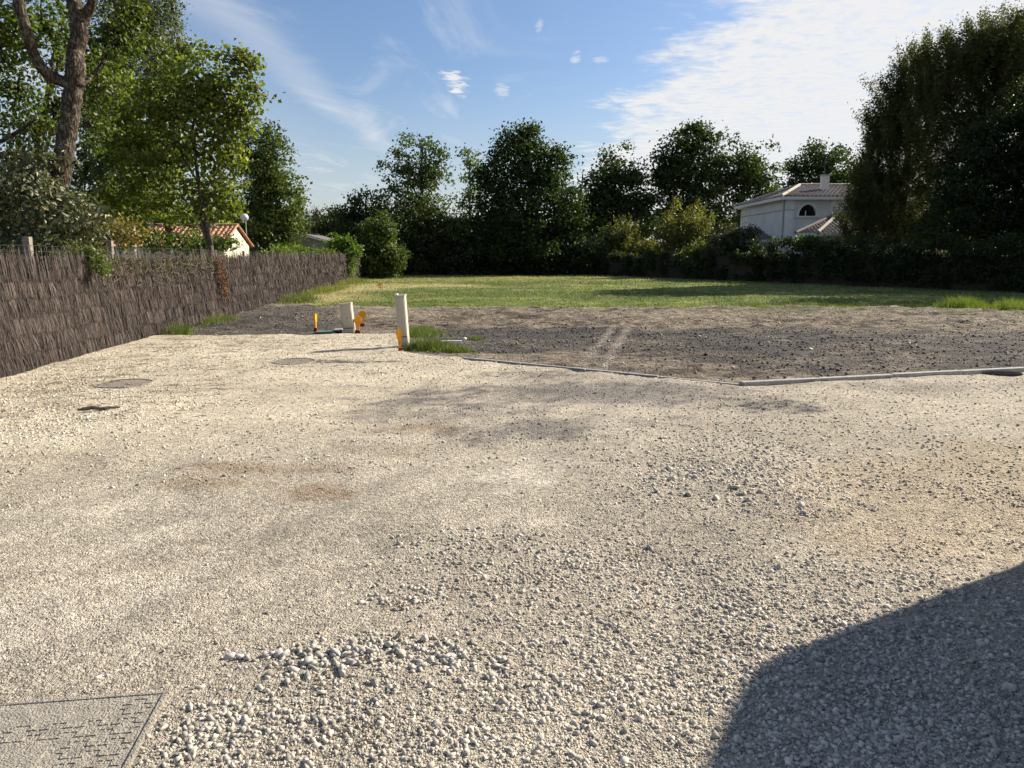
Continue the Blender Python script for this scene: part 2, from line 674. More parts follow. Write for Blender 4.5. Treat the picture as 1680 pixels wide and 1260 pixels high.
def blob(X, Y, cx, cy, rx, ry, seed, warp=0.55, rot=0.0):
    ca, sa = math.cos(rot), math.sin(rot)
    dx = X - cx
    dy = Y - cy
    a = (dx * ca + dy * sa) / rx
    b = (-dx * sa + dy * ca) / ry
    d = np.sqrt(a * a + b * b) + (fbm(X * 1.6 / min(rx, ry), Y * 1.6 / min(rx, ry), 6, seed, .62) - 0.5) * 2.6 * warp
    return 1 - sstep(d, 0.5, 1.1)


def mixc(c, col, m):
    return c * (1 - m[..., None]) + np.array(col) * m[..., None]


def gravel_tint(X, Y):
    n = fbm(X * 0.9, Y * 0.9, 5, 3)
    n2 = fbm(X * 3.1, Y * 3.1, 4, 9)
    c = np.empty(X.shape + (3,))
    c[...] = (0.425, 0.390, 0.328)
    # paler, yellower stone towards the fence and the far left
    w = sstep(Y - 0.75 * X, 6.5, 10.0) * sstep(-X, -1.8, 1.5)
    c = mixc(c, (0.56, 0.51, 0.41), w * 0.9)
    # sandy warm ground to the right middle
    c = mixc(c, (0.43, 0.365, 0.27), blob(X, Y, 3.6, 4.9, 2.0, 1.6, 31) * 0.7)
    c = mixc(c, (0.45, 0.41, 0.34), blob(X, Y, 5.5, 8.0, 3.5, 1.5, 33) * 0.6)
    # grey dusty wheel marks in the near left
    c = mixc(c, (0.40, 0.37, 0.315), blob(X, Y, -1.2, 4.2, 1.6, 1.3, 21) * 0.6)
    for i, (px, py, rx, ry, col, s) in enumerate((
            (420, 775, .75, .22, (0.28, 0.222, 0.165), .7), (520, 815, .35, .22, (0.27, 0.21, 0.155), .75),
            (330, 800, .5, .18, (0.31, 0.25, 0.18), .6), (690, 712, .45, .25, (0.29, 0.225, 0.16), .7), (640, 740, .6, .35, (0.30, 0.26, 0.21), .5),
            (840, 715, .95, .50, (0.16, 0.15, 0.145), .65), (920, 712, .45, .28, (0.15, 0.142, 0.14), .55), (980, 645, 1.5, .6, (0.15, 0.14, 0.135), .75), (870, 622, .9, .5, (0.18, 0.165, 0.15), .6),
            (700, 690, 1.0, .4, (0.22, 0.205, 0.19), .5), (880, 665, 1.7, 1.1, (0.20, 0.188, 0.178), .75), (1060, 650, 1.3, .7, (0.19, 0.18, 0.17), .7), (1280, 672, .55, .35, (0.12, 0.115, 0.115), .85),
            (1180, 660, 1.0, .4, (0.17, 0.16, 0.15), .6), (1500, 640, 1.6, .35, (0.24, 0.225, 0.20), .5),
            (1112, 690, .14, .12, (0.14, 0.14, 0.14), .7), (560, 597, .7, .22, (0.2, 0.185, 0.165), .85),
            (855, 790, .32, .42, (0.62, 0.585, 0.52), .75), (860, 865, .32, .18, (0.58, 0.54, 0.47), .6), (890, 768, .4, .2, (0.55, 0.51, 0.44), .5),
            (80, 1020, .5, .6, (0.47, 0.44, 0.385), .6), (560, 880, 1.1, .4, (0.30, 0.275, 0.235), .5), (250, 930, .9, .4, (0.33, 0.30, 0.25), .5))):
        gx, gy = G(px, py)
        c = mixc(c, col, blob(X, Y, gx, gy, rx, ry, 50 + i, .8 if i > 4 else .5) * s * ((.35 + 1.0 * sstep(fbm(X * 9, Y * 9, 3, 90 + i), .3, .65)) if i > 4 else 1.15))
    # pale dust lines left by wheels sweeping past on the left
    t = .818 * X - .576 * Y + (fbm(X * .5, Y * .5, 3, 71) - .5) * .9
    k = sum(np.exp(-((t - q) / w_) ** 2) for q, w_ in ((-5.05, .10), (-4.55, .16), (-3.9, .12), (-3.3, .2), (-2.9, .08)))
    k = np.clip(k, 0, 1) * sstep(fbm(X * 1.5 + Y, Y * .4, 3, 72), .35, .6) * (1 - sstep(Y, 7.5, 9.5))
    c = mixc(c, (0.50, 0.465, 0.40), k * .55)
    # straw and soil debris near the fence
    d = sstep(fbm(X * 2.2, Y * 4.5, 5, 77), 0.56, 0.68) * sstep(-X, 2.2, 4.5) * sstep(Y, 6.0, 9.0)
    c = mixc(c, (0.21, 0.155, 0.095), d * 0.45)
    c *= (0.80 + 0.40 * n)[..., None]
    c *= (0.86 + 0.28 * n2)[..., None]
    c *= np.array([1.10, 1.045, .975])
    return c


FLAT = [(-1.5, 2.2, 0.75), (*G(205, 633), 0.5), (*G(482, 596), 0.5)]


def gravel_z(X, Y):
    z = (fbm(X * 1.3, Y * 1.3, 4, 5) - 0.5) * 0.05 + (fbm(X * 7, Y * 7, 3, 6) - 0.5) * 0.012
    # shallow wheel ruts running past the camera's left side
    s = X * 0.85 - (Y - 5) * 0.35 + (fbm(X * .4, Y * .4, 2, 8) - .5) * .8
    for c0 in (-2.6, -1.0):
        z -= 0.018 * np.exp(-((s - c0) / 0.16) ** 2)
        z += 0.010 * np.exp(-((s - c0 - .3) / 0.12) ** 2)
    f = np.ones_like(z)
    for (cx, cy, r) in FLAT:
        f *= sstep(np.hypot(X - cx, Y - cy), r * 0.75, r * 1.3)
    return z * f


def soil_tint(X, Y):
    n = fbm(X * 0.8, Y * 1.6, 5, 103)
    n2 = fbm(X * 3.0, Y * 6.0, 4, 109)
    c = np.empty(X.shape + (3,))
    c[...] = (0.235, 0.193, 0.146)
    c = mixc(c, (0.34, 0.28, 0.20), sstep(n2, 0.5, 0.66) * 0.8)
    c = mixc(c, (0.085, 0.066, 0.050), sstep(n2, 0.49, 0.36) * 0.85)
    c = mixc(c, (0.35, 0.29, 0.215), sstep(Y, 18.0, 21.0) * sstep(n, .4, .55) * .6)
    dark = (0.080, 0.074, 0.072)
    m = np.maximum.reduce([blob(X, Y, 4.0, 13.9, 4.4, 3.3, 121, .6), blob(X, Y, 9.0, 14.0, 4.8, 3.0, 122, .6), blob(X, Y, 1.0, 15.2, 3.2, 2.6, 123, .6)])
    m = m * (.62 + .38 * sstep(fbm(X * 1.3, Y * 2.0, 4, 127), .36, .56))
    c = mixc(c, dark, m * 0.9)
    m = np.maximum(blob(X, Y, -6.6, 17.6, 3.6, 3.2, 124, .25), blob(X, Y, -7.0, 21.5, 2.6, 3.6, 125, .25))
    c = mixc(c, (0.105, 0.094, 0.084), m * 0.85)
    # grassy green at the back right
    g = sstep(fbm(X * 1.2, Y * 2.4, 4, 131), 0.52, 0.66) * sstep(Y, 17.5, 22) * sstep(X, 3.0, 8.0)
    c = mixc(c, (0.15, 0.155, 0.06), g * 0.7)
    # light compacted tyre track crossing the millings
    s = X - (1.06 + (Y - 10.44) * 0.21)
    tr = np.exp(-((s - .16) / .09) ** 4) + np.exp(-((s + .18) / .09) ** 4)
    tr = np.clip(tr, 0, 1) * sstep(Y, 9.5, 10.5) * (1 - sstep(Y, 16.5, 18))
    c = mixc(c, (0.36, 0.315, 0.26), tr * 0.62)
    c *= (0.62 + 0.50 * n)[..., None]
    return c


def soil_z(X, Y):
    z = (fbm(X * 0.9, Y * 1.3, 4, 141) - 0.5) * 0.10
    z += (fbm(X * 3.0, Y * 4.0, 4, 142) - 0.5) * 0.15 * (0.35 + 0.65 * sstep(Y, 15.5, 18))
    rid = 1 - np.abs(fbm(X * .55, Y * 2.3, 3, 143) * 2 - 1)
    z += (rid - .6) * 0.16 * sstep(Y, 16, 19) * sstep(X, -3.6, -1.5)
    s = X - (1.06 + (Y - 10.44) * 0.21)
    tr = np.clip(np.exp(-((s - .16) / .1) ** 4) + np.exp(-((s + .18) / .1) ** 4), 0, 1) * (1 - sstep(Y, 16.5, 18))
    z = z * (1 - .7 * tr) - tr * (.02 + .012 * np.sign(np.sin(Y * 34)))
    return z * 0.9 - 0.02


def lawn_tint(X, Y):
    n = fbm(X * 0.25, Y * 0.45, 5, 203)
    n2 = fbm(X * 1.1, Y * 2.6, 5, 209)
    c = np.empty(X.shape + (3,))
    c[...] = (0.116, 0.152, 0.047)
    c = mixc(c, (0.30, 0.265, 0.125), sstep(n2, 0.46, 0.66) * 0.8)
    c = mixc(c, (0.09, 0.12, 0.035), sstep(n, 0.5, 0.36) * 0.6)
    # dry cut straw by the left fence
    t = np.maximum.reduce([blob(X, Y, -7.4, 30.5, 1.9, 5.0, 211, .45, -.05), blob(X, Y, -7.2, 39, 2.2, 6.5, 212, .45), blob(X, Y, -4.5, 42, 3.0, 3.5, 213, .5)])
    c = mixc(c, (0.40, 0.325, 0.20), t * 0.75)
    c = mixc(c, (0.32, 0.29, 0.12), sstep(Y, 44, 58) * 0.5)
    c = mixc(c, (0.11, 0.15, 0.035), (1 - sstep(Y, 24, 30)) * 0.55 * sstep(X, -7, -5))
    c *= (0.8 + 0.4 * n)[..., None]
    return c


def sheet(name, x0, x1, y0, y1, step, poly, zf, cf, z0, mat, edge=0.35, seed=1):
    xs = np.arange(x0, x1 + step, step)
    ys = np.arange(y0, y1 + step, step)
    X, Y = np.meshgrid(xs, ys)
    z = zf(X, Y) + z0
    col = cf(X, Y)
    ny, nx = X.shape
    idx = np.arange(nx * ny).reshape(ny, nx)
    q = np.stack([idx[:-1, :-1], idx[:-1, 1:], idx[1:, 1:], idx[1:, :-1]], -1).reshape(-1, 4)
    if poly is not None:
        qx = X[:-1, :-1].ravel() + step / 2
        qy = Y[:-1, :-1].ravel() + step / 2
        wx = (fbm(qx * 1.8, qy * 1.8, 4, seed) - .5) * 2 * edge
        wy = (fbm(qx * 1.8 + 40, qy * 1.8, 4, seed + 9) - .5) * 2 * edge
        q = q[pip(qx + wx, qy + wy, poly)]
    used = np.unique(q)
    remap = -np.ones(nx * ny, int)
    remap[used] = np.arange(len(used))
    V = np.stack([X.ravel(), Y.ravel(), z.ravel()], 1)[used]
    me = mesh_np(name, V, [remap[q]], mat, col.reshape(-1, 3)[used], smooth=True)
    o = link(name, me)
    o['kind'] = 'structure'
    return o


# one sheet to the horizon, then lawn, soil and gravel on it
mb = MB()
mb.add([(-3000, -3000, -0.16), (3000, -3000, -0.16), (3000, 3000, -0.16), (-3000, 3000, -0.16)], [(0, 1, 2, 3)])
o = mb.build('ground', M['far_ground'])
o['kind'] = 'structure'


def lawn_z(X, Y):
    return (fbm(X * .5, Y * .8, 4, 221) - .5) * .12 + (fbm(X * 2.5, Y * 2.5, 3, 222) - .5) * .05


lawn = sheet('lawn', -13, 30, 22, 72, 0.28, None, lawn_z, lawn_tint, -0.065, M['lawn'])
soil = sheet('soil_strip', -8.6, 27, 8.3, 27, 0.095, SOIL_POLY, soil_z, soil_tint, 0.0, M['soil'], 0.45, 301)
gravel = sheet('gravel_yard', -7.3, 13.5, -3, 15.6, 0.065, GRAVEL_POLY, gravel_z, gravel_tint, 0.035, M['gravel'], 0.16, 302)


def gz(x, y):
    return float(gravel_z(np.array([x]), np.array([y]))[0]) + 0.035


def sz(x, y):
    return float(soil_z(np.array([x]), np.array([y]))[0])


# ------------------------------------------------------------------ stones and grit


def hull_template(npts, seed, flat=0.75):
    r = random.Random(seed)
    bm = bmesh.new()
    for i in range(npts):
        t = (i + .5) / npts
        ph = math.acos(1 - 2 * t)
        th = math.pi * (1 + 5 ** .5) * i
        k = r.uniform(.62, 1.10)
        bm.verts.new((math.sin(ph) * math.cos(th) * k + r.uniform(-.28, .28), math.sin(ph) * math.sin(th) * k + r.uniform(-.28, .28), (math.cos(ph) * k + r.uniform(-.2, .2)) * flat))
    res = bmesh.ops.convex_hull(bm, input=bm.verts)
    bmesh.ops.delete(bm, geom=[v for v in bm.verts if not v.link_faces], context='VERTS')
    bmesh.ops.triangulate(bm, faces=bm.faces)
    bmesh.ops.recalc_face_normals(bm, faces=bm.faces)
    bm.verts.index_update()
    V = np.array([v.co[:] for v in bm.verts])
    F = np.array([[v.index for v in f.verts] for f in bm.faces])
    bm.free()
    return V, F


def rand_rot(n, tilt=0.5):
    """rotation matrices: any heading, limited tilt"""
    a = rng.uniform(0, 2 * np.pi, n)
    b = rng.normal(0, tilt, n)
    g = rng.normal(0, tilt, n)
    ca, sa, cb, sb, cg, sg = np.cos(a), np.sin(a), np.cos(b), np.sin(b), np.cos(g), np.sin(g)
    Rm = np.empty((n, 3, 3))
    Rm[:, 0, 0] = ca * cb
    Rm[:, 0, 1] = ca * sb * sg - sa * cg
    Rm[:, 0, 2] = ca * sb * cg + sa * sg
    Rm[:, 1, 0] = sa * cb
    Rm[:, 1, 1] = sa * sb * sg + ca * cg
    Rm[:, 1, 2] = sa * sb * cg - ca * sg
    Rm[:, 2, 0] = -sb
    Rm[:, 2, 1] = cb * sg
    Rm[:, 2, 2] = cb * cg
    return Rm


def scatter(templates, pos, size, col, tilt=0.5):
    """one vertex/face block with a random template at each position"""
    Vs, Fs, Cs = [], [], []
    base = 0
    pick = rng.integers(0, len(templates), len(pos))
    for k, (V, F) in enumerate(templates):
        s = np.where(pick == k)[0]
        if not len(s):
            continue
        asp = np.stack([rng.uniform(.8, 1.25, len(s)), rng.uniform(.7, 1.1, len(s)), rng.uniform(.6, 1.0, len(s))], 1)
        W = V[None] * (asp * size[s][:, None])[:, None, :]
        W = np.einsum('nij,nvj->nvi', rand_rot(len(s), tilt), W) + pos[s][:, None, :]
        nv = len(V)
        Vs.append(W.reshape(-1, 3))
        Fs.append((F[None] + (np.arange(len(s)) * nv)[:, None, None]).reshape(-1, 3) + base)
        Cs.append(np.repeat(col[s], nv, 0))
        base += nv * len(s)
    return np.concatenate(Vs), np.concatenate(Fs), np.concatenate(Cs)


T_small = [hull_template(6, i, .8) for i in range(10)]


def crushed_template(seed):
    """angular crushed stone: a skewed box with knocked-off corners"""
    r = random.Random(seed)
    bm = bmesh.new()
    sk = r.uniform(-.4, .4)
    for sx in (-1, 1):
        for sy in (-1, 1):
            for sz_ in (-1, 1):
                k = r.uniform(.45, 1.0)
                bm.verts.new((sx * r.uniform(.55, 1.0) * (1 if sz_ < 0 else k) + sk * sy, sy * r.uniform(.5, .95) * (1 if sz_ < 0 else r.uniform(.4, 1)), sz_ * r.uniform(.4, .95) * .75))
    for _ in range(2):
        bm.verts.new((r.uniform(-1.1, 1.1), r.uniform(-1, 1), r.uniform(-.2, .9)))
    bmesh.ops.convex_hull(bm, input=bm.verts)
    bmesh.ops.delete(bm, geom=[v for v in bm.verts if not v.link_faces], context='VERTS')
    bmesh.ops.triangulate(bm, faces=bm.faces)
    bmesh.ops.recalc_face_normals(bm, faces=bm.faces)
    bm.verts.index_update()
    V = np.array([v.co[:] for v in bm.verts])
    F = np.array([[v.index for v in f.verts] for f in bm.faces])
    bm.free()
    return V, F


T_mid = [crushed_template(20 + i) for i in range(14)]
T_big = [crushed_template(140 + i) for i in range(20)]

CLUSTERS = []      # (x, y, rx, ry, weight): piles and bands of coarse stone
for (px, py, rx, ry, w) in ((520, 1090, .16, .10, 1.0), (600, 1080, .14, .10, .9), (690, 1090, .16, .10, .7), (760, 1095, .14, .1, .7), (400, 1200, .22, .12, .8), (480, 1215, .25, .14, .8), (330, 1250, .2, .1, .6),
                            (650, 1000, .12, .08, .5), (700, 985, .18, .1, .6), (800, 900, .35, .16, .8), (730, 930, .2, .12, .5), (900, 960, .5, .2, .6), (1000, 930, .5, .25, .6), (860, 1150, .4, .2, .5),
                            (1180, 780, .55, .45, 1.0), (1120, 800, .4, .4, .8), (1260, 820, .5, .35, .7), (1200, 740, .5, .4, .6), (1080, 960, .5, .3, .6), (1180, 1010, .4, .25, .6), (1300, 960, .5, .3, .5), (1000, 1060, .4, .2, .5),
                            (1100, 1130, .3, .2, .5), (1150, 1180, .25, .15, .5), (1400, 1080, .5, .3, .8), (1550, 1050, .5, .35, .7), (1350, 1200, .4, .25, .8), (1600, 1180, .4, .3, .8), (620, 1190, .5, .2, .4), (760, 1220, .5, .2, .4), (1450, 1150, .4, .2, .9), (1620, 1100, .45, .25, .9), (1500, 1230, .4, .15, .9), (1300, 1150, .25, .15, .8), (1560, 980, .5, .3, .6)):
    gx, gy = G(px, py)
    CLUSTERS.append((gx, gy, rx, ry, w))


def coarse(X, Y):
    d = np.zeros(X.shape)
    for i, (cx, cy, rx, ry, w) in enumerate(CLUSTERS):
        q = ((X - cx) / rx) ** 2 + ((Y - cy) / ry) ** 2
        d = np.maximum(d, w * np.exp(-q * .8))
    d *= 0.55 + 0.9 * fbm(X * 4, Y * 4, 3, 411)
    return d


def loose(X, Y):
    """where the surface is loose stone rather than rolled grit"""
    a = sstep(X * 0.9 - (Y - 2.6) * 0.28 + (fbm(X * 1.2, Y * 1.2, 3, 421) - .5) * 1.0, -1.0, 0.4)      # right of the rolled track
    b = sstep(-(X * 1.0 + (Y - 9) * .12), 2.6, 4.6) * sstep(Y, 5.0, 7.5)                        # strip along the fence
    c = sstep(Y, 9.0, 11.0) * sstep(-X, -1.0, 1.0)
    return np.clip(np.maximum.reduce([a * (1 - .8 * sstep(Y, 4.0, 6.2)), b, c * .9]), 0, 1)


def polar(n, r0, r1, power, half=0.70):
    """random ground positions, thinning with distance from the yard's near corner"""
    u = rng.random(n)
    p = 2 - power
    r = (r0 ** p + u * (r1 ** p - r0 ** p)) ** (1 / p) if abs(p) > 1e-3 else r0 * (r1 / r0) ** u
    a = rng.uniform(-half, half, n)
    return r * np.sin(a), r * np.cos(a)


def in_yard(X, Y):
    ok = pip(X, Y, GRAVEL_POLY) & ~((X < -1.2) & (Y < 2.53) & (X > -1.85))
    for (cx, cy, r) in FLAT[1:]:
        ok &= np.hypot(X - cx, Y - cy) > .31
    return ok


def stone_colour(X, Y, n, lo=.78, hi=1.45):
    c = gravel_tint(X, Y)
    g = c.mean(1, keepdims=True)
    c = c * .55 + g * np.array([[1.05, 1.0, .90]]) * .45
    k = rng.uniform(lo, hi, (n, 1))
    dark = rng.random((n, 1)) < .10
    k = np.where(dark, k * .55, k)
    return np.clip(c * k, .03, .78)


def gravel_stuff(name, n, r0, r1, power, smin, smax, templates, weight, sink=.35, tilt=.5, lo=.78, hi=1.45):
    X, Y = polar(n, r0, r1, power)
    keep = in_yard(X, Y) & (rng.random(n) < weight(X, Y))
    X, Y = X[keep], Y[keep]
    n = len(X)
    s = smin + (smax - smin) * rng.random(n) ** 2.2
    z = gravel_z(X, Y) + .035 + s * (0.5 - sink)
    V, F, C = scatter(templates, np.stack([X, Y, z], 1), s, stone_colour(X, Y, n, lo, hi), tilt)
    return V, F, C


blocks = [
    gravel_stuff('grit', 80000, 1.9, 6.0, 2.1, .0035, .0085, T_small, lambda X, Y: .30 + .6 * loose(X, Y)),
    gravel_stuff('pebble', 46000, 1.9, 8.5, 1.7, .0045, .0115, T_mid, lambda X, Y: np.clip(.02 + .62 * loose(X, Y) * sstep(fbm(X * 2.2, Y * 2.2, 4, 431), .34, .66), 0, 1)),
    gravel_stuff('far_pebble', 48000, 5.5, 15.5, 1.2, .010, .021, T_small, lambda X, Y: np.clip(.16 + .75 * loose(X, Y), 0, 1), lo=.5, hi=1.6),
    gravel_stuff('pebble', 60000, 1.9, 7.5, 1.6, .0055, .0145, T_mid, lambda X, Y: np.clip(coarse(X, Y) * 1.15, 0, 1)),
]
Vv, Ff, Cc, b0 = [], [], [], 0
for (V, F, C) in blocks:
    Vv.append(V)
    Ff.append(F + b0)
    Cc.append(C)
    b0 += len(V)
o = link('loose_gravel', mesh_np('loose_gravel', np.concatenate(Vv), [np.concatenate(Ff)], M['stone'], np.concatenate(Cc)), gravel)
o['kind'] = 'stuff'

# the 300 largest stones, each a piece of the yard
big_me = []
for i, (V, F) in enumerate(T_big):
    for shade in (.32, .39, .47):
        col = np.tile(np.array([[1.06, .99, .87]]) * shade, (len(V), 1))
        big_me.append(mesh_np('stone', V, [F], M['stone'], col))
PILES = []          # (pixel x, pixel y, spread x, spread y, how many, size factor)
for (px, py, rx, ry, k, f) in ((522, 1088, .10, .06, 40, 1.0), (505, 1112, .10, .04, 14, .95), (610, 1082, .10, .05, 22, .95), (690, 1085, .13, .06, 24, .95), (740, 1100, .11, .06, 18, .85), (560, 1150, .15, .06, 10, 1.0),
                               (380, 1205, .13, .05, 16, .8), (470, 1210, .14, .05, 12, .75), (660, 1000, .10, .06, 10, .85), (800, 905, .25, .10, 10, .9), (1110, 795, .22, .22, 18, 1.15), (1180, 800, .26, .25, 16, 1.2), (1240, 810, .28, .25, 14, 1.15), (1300, 838, .10, .10, 5, 1.3),
                               (1400, 1090, .38, .20, 14, 1.1), (1560, 1040, .35, .2, 8, 1.1), (1400, 1200, .3, .12, 12, 1.1), (950, 1040, .5, .2, 10, .8), (1150, 1000, .5, .3, 8, .9), (375, 1095, .03, .03, 2, .9), (200, 1120, .05, .05, 3, .8)):
    gx, gy = G(px, py)
    PILES.append((gx, gy, rx, ry, k, f))
spots = []
for (cx, cy, rx, ry, k, f) in PILES:
    for q in range(k):
        for _ in range(30):
            x, y = random.gauss(cx, rx), random.gauss(cy, ry)
            s = random.uniform(.0095, .019) * f
            if random.random() < .15:
                s *= 1.3
            if y > 1.95 and bool(in_yard(np.array([x]), np.array([y]))[0]):
                break
        lift = .28
        for (a_, b_, c_, l_) in spots:          # a stone landing on another one sits on top of it
            if (x - a_) ** 2 + (y - b_) ** 2 < ((s + c_) * .62) ** 2:
                lift = max(lift, min(1.0, l_ * c_ / s + .4))
        spots.append((x, y, s, lift))
        st = bpy.data.objects.new('stone', random.choice(big_me))
        COL.objects.link(st)
        st.parent = gravel
        st.location = (x, y, gz(x, y) + s * lift)
        st.rotation_euler = (random.gauss(0, .5), random.gauss(0, .5), random.uniform(0, 6.28))
        st.scale = (s * random.uniform(.85, 1.3), s * random.uniform(.75, 1.1), s * random.uniform(.7, 1.05))

# clods, asphalt millings and crumbs on the soil
n = 32000
X = rng.uniform(-8.4, 18, n)
Y = 9.0 + 15 * rng.random(n) ** 1.3
keep = pip(X, Y, SOIL_POLY) & ~pip(X, Y, GRAVEL_POLY)
mill = np.maximum.reduce([blob(X, Y, 4.0, 13.9, 4.4, 3.3, 121, .6), blob(X, Y, 9.0, 14.0, 4.8, 3.0, 122, .6), blob(X, Y, 1.0, 15.2, 3.2, 2.6, 123, .6), .35 * blob(X, Y, -6.6, 18.6, 3.6, 4.2, 124, .3)])
keep &= rng.random(n) < (.25 + .75 * mill)
trk = X - (1.06 + (Y - 10.44) * 0.21)
keep &= ~(((np.abs(trk - .16) < .09) | (np.abs(trk + .18) < .09)) & (Y < 17) & (rng.random(n) < .85))
X, Y, mill = X[keep], Y[keep], mill[keep]
n = len(X)
s = .010 + .030 * rng.random(n) ** 3
c = soil_tint(X, Y) * rng.uniform(.5, 2.1, (n, 1))
pale = (rng.random(n) < .025)
c[pale] = np.array([.50, .47, .41])
V, F, C = scatter(T_small, np.stack([X, Y, soil_z(X, Y) + s * .3], 1), s, np.clip(c, .02, .6), .6)
o = link('clods_and_millings', mesh_np('clods_and_millings', V, [F], M['clod'], C), soil)
o['kind'] = 'stuff'

# ------------------------------------------------------------------ grass


def blades(X, Y, Z, h, w, col, lean=.35):
    n = len(X)
    a = rng.uniform(0, 2 * np.pi, n)
    dx, dy = np.cos(a) * w, np.sin(a) * w
    lx, ly = rng.normal(0, lean, n) * h, rng.normal(0, lean, n) * h
    V = np.empty((n, 3, 3))
    V[:, 0] = np.stack([X - dx, Y - dy, Z], 1)
    V[:, 1] = np.stack([X + dx, Y + dy, Z], 1)
    V[:, 2] = np.stack([X + lx, Y + ly, Z + h], 1)
    F = np.arange(3 * n).reshape(n, 3)
    return V.reshape(-1, 3), F, np.repeat(col, 3, 0)


n = 110000
Y = 22.5 + 40 * rng.random(n) ** 1.7
X = rng.uniform(-1, 1, n) * (.72 * Y + 1)
keep = (X > LEFT_X(Y) + .1) & (X < 27) & ~pip(X + (fbm(X, Y, 3, 5) - .5) * .9, Y + (fbm(X + 9, Y, 3, 6) - .5) * .9, SOIL_POLY) & (Y > 22.4)
X, Y = X[keep], Y[keep]
n = len(X)
c = lawn_tint(X, Y) * rng.uniform(.55, 1.4, (n, 1)) * np.array([[1.0, 1.0, .95]])
h = rng.uniform(.03, .085, n) * (.7 + Y / 60)
V, F, C = blades(X, Y, lawn_z(X, Y) - .07, h, .006 + Y * .00035, c, .7)
o = link('lawn_grass', mesh_np('lawn_grass', V, [F], M['grass'], C))
o['kind'] = 'stuff'
o['label'] = 'short mown green and straw coloured grass covering the lawn'
o['category'] = 'grass'


def tuft(name, label, cat, x, y, rx, ry, n, h, base=(.075, .12, .028), z=None, group=None, yellow=.25, lean=.4):
    X = rng.normal(x, rx * .5, n)
    Y = rng.normal(y, ry * .5, n)
    d = ((X - x) / rx) ** 2 + ((Y - y) / ry) ** 2
    hh = h * rng.uniform(.4, 1.1, n) * np.exp(-d * .5)
    c = np.array([base]) * rng.uniform(.5, 1.5, (n, 1))
    ye = rng.random(n) < yellow
    c[ye] = np.array([.24, .23, .08]) * rng.uniform(.6, 1.2, (ye.sum(), 1))
    if z is None:
        Z = soil_z(X, Y) - .01
    else:
        Z = np.full(n, z)
    V, F, C = blades(X, Y, Z, hh, .004 + y * .00012, c, lean)
    o = link(name, mesh_np(name, V, [F], M['grass'], C))
    return tag(o, label, cat, group)


gx, gy = G(705, 572)
tuft('grass_clump', 'dense green grass clump growing right beside the tall cream pillar', 'grass clump', gx, gy, .46, .30, 2300, .24, (.058, .088, .026), lean=.6)
gx, gy = G(690, 548)
tuft('grass_clump', 'loose green grass patch behind the tall cream pillar', 'grass clump', gx, gy, .45, .8, 1800, .24, (.065, .10, .028))
gx, gy = G(742, 576)
tuft('grass_clump', 'low green grass patch in front of the fallen white plank', 'grass clump', gx, gy, .38, .24, 1300, .16, (.065, .10, .028))
gx, gy = G(780, 556)
tuft('grass_clump', 'small grass tuft right of the fallen white plank', 'grass clump', gx, gy, .15, .16, 420, .12)
for (px, py, lab, rx, n_, h_) in ((1580, 505, 'tall weedy grass clump at the shaded lawn edge, left of two', .75, 1500, .42), (1662, 508, 'tall weedy grass clump at the shaded lawn edge by the right picture border', .85, 1500, .42)):
    gx, gy = G(px, py)
    tuft('grass_clump', lab, 'grass clump', gx, gy, rx, .5, n_, h_, (.12, .165, .035), group='weedy grass clumps at lawn edge')
tuft('weed_patch', 'green weeds at the foot of the brush fence where gravel ends', 'weeds', LEFT_X(15.6) + .3, 15.6, .22, .45, 900, .32, (.07, .11, .03))
tuft('weed_patch', 'low weeds at the fence foot beside the dark soil', 'weeds', LEFT_X(18.6) + .3, 18.6, .28, 1.1, 1000, .22, (.085, .12, .035))
tuft('weed_patch', 'tall green weeds along the fence foot where the lawn begins', 'weeds', LEFT_X(27.0) + .65, 27.0, .55, 1.6, 1700, .36, (.065, .092, .03))
tuft('weed_patch', 'yellowish weeds along the fence foot beside the straw patch', 'weeds', LEFT_X(34) + .5, 34, .38, 4.5, 1600, .36, (.12, .135, .04), yellow=.5)
tuft('weed_patch', 'climbing weeds along the far fence foot below the ivy mound', 'weeds', LEFT_X(44) + .5, 44, .4, 4.5, 1400, .38, (.12, .135, .045), yellow=.5)

# ------------------------------------------------------------------ brush fences


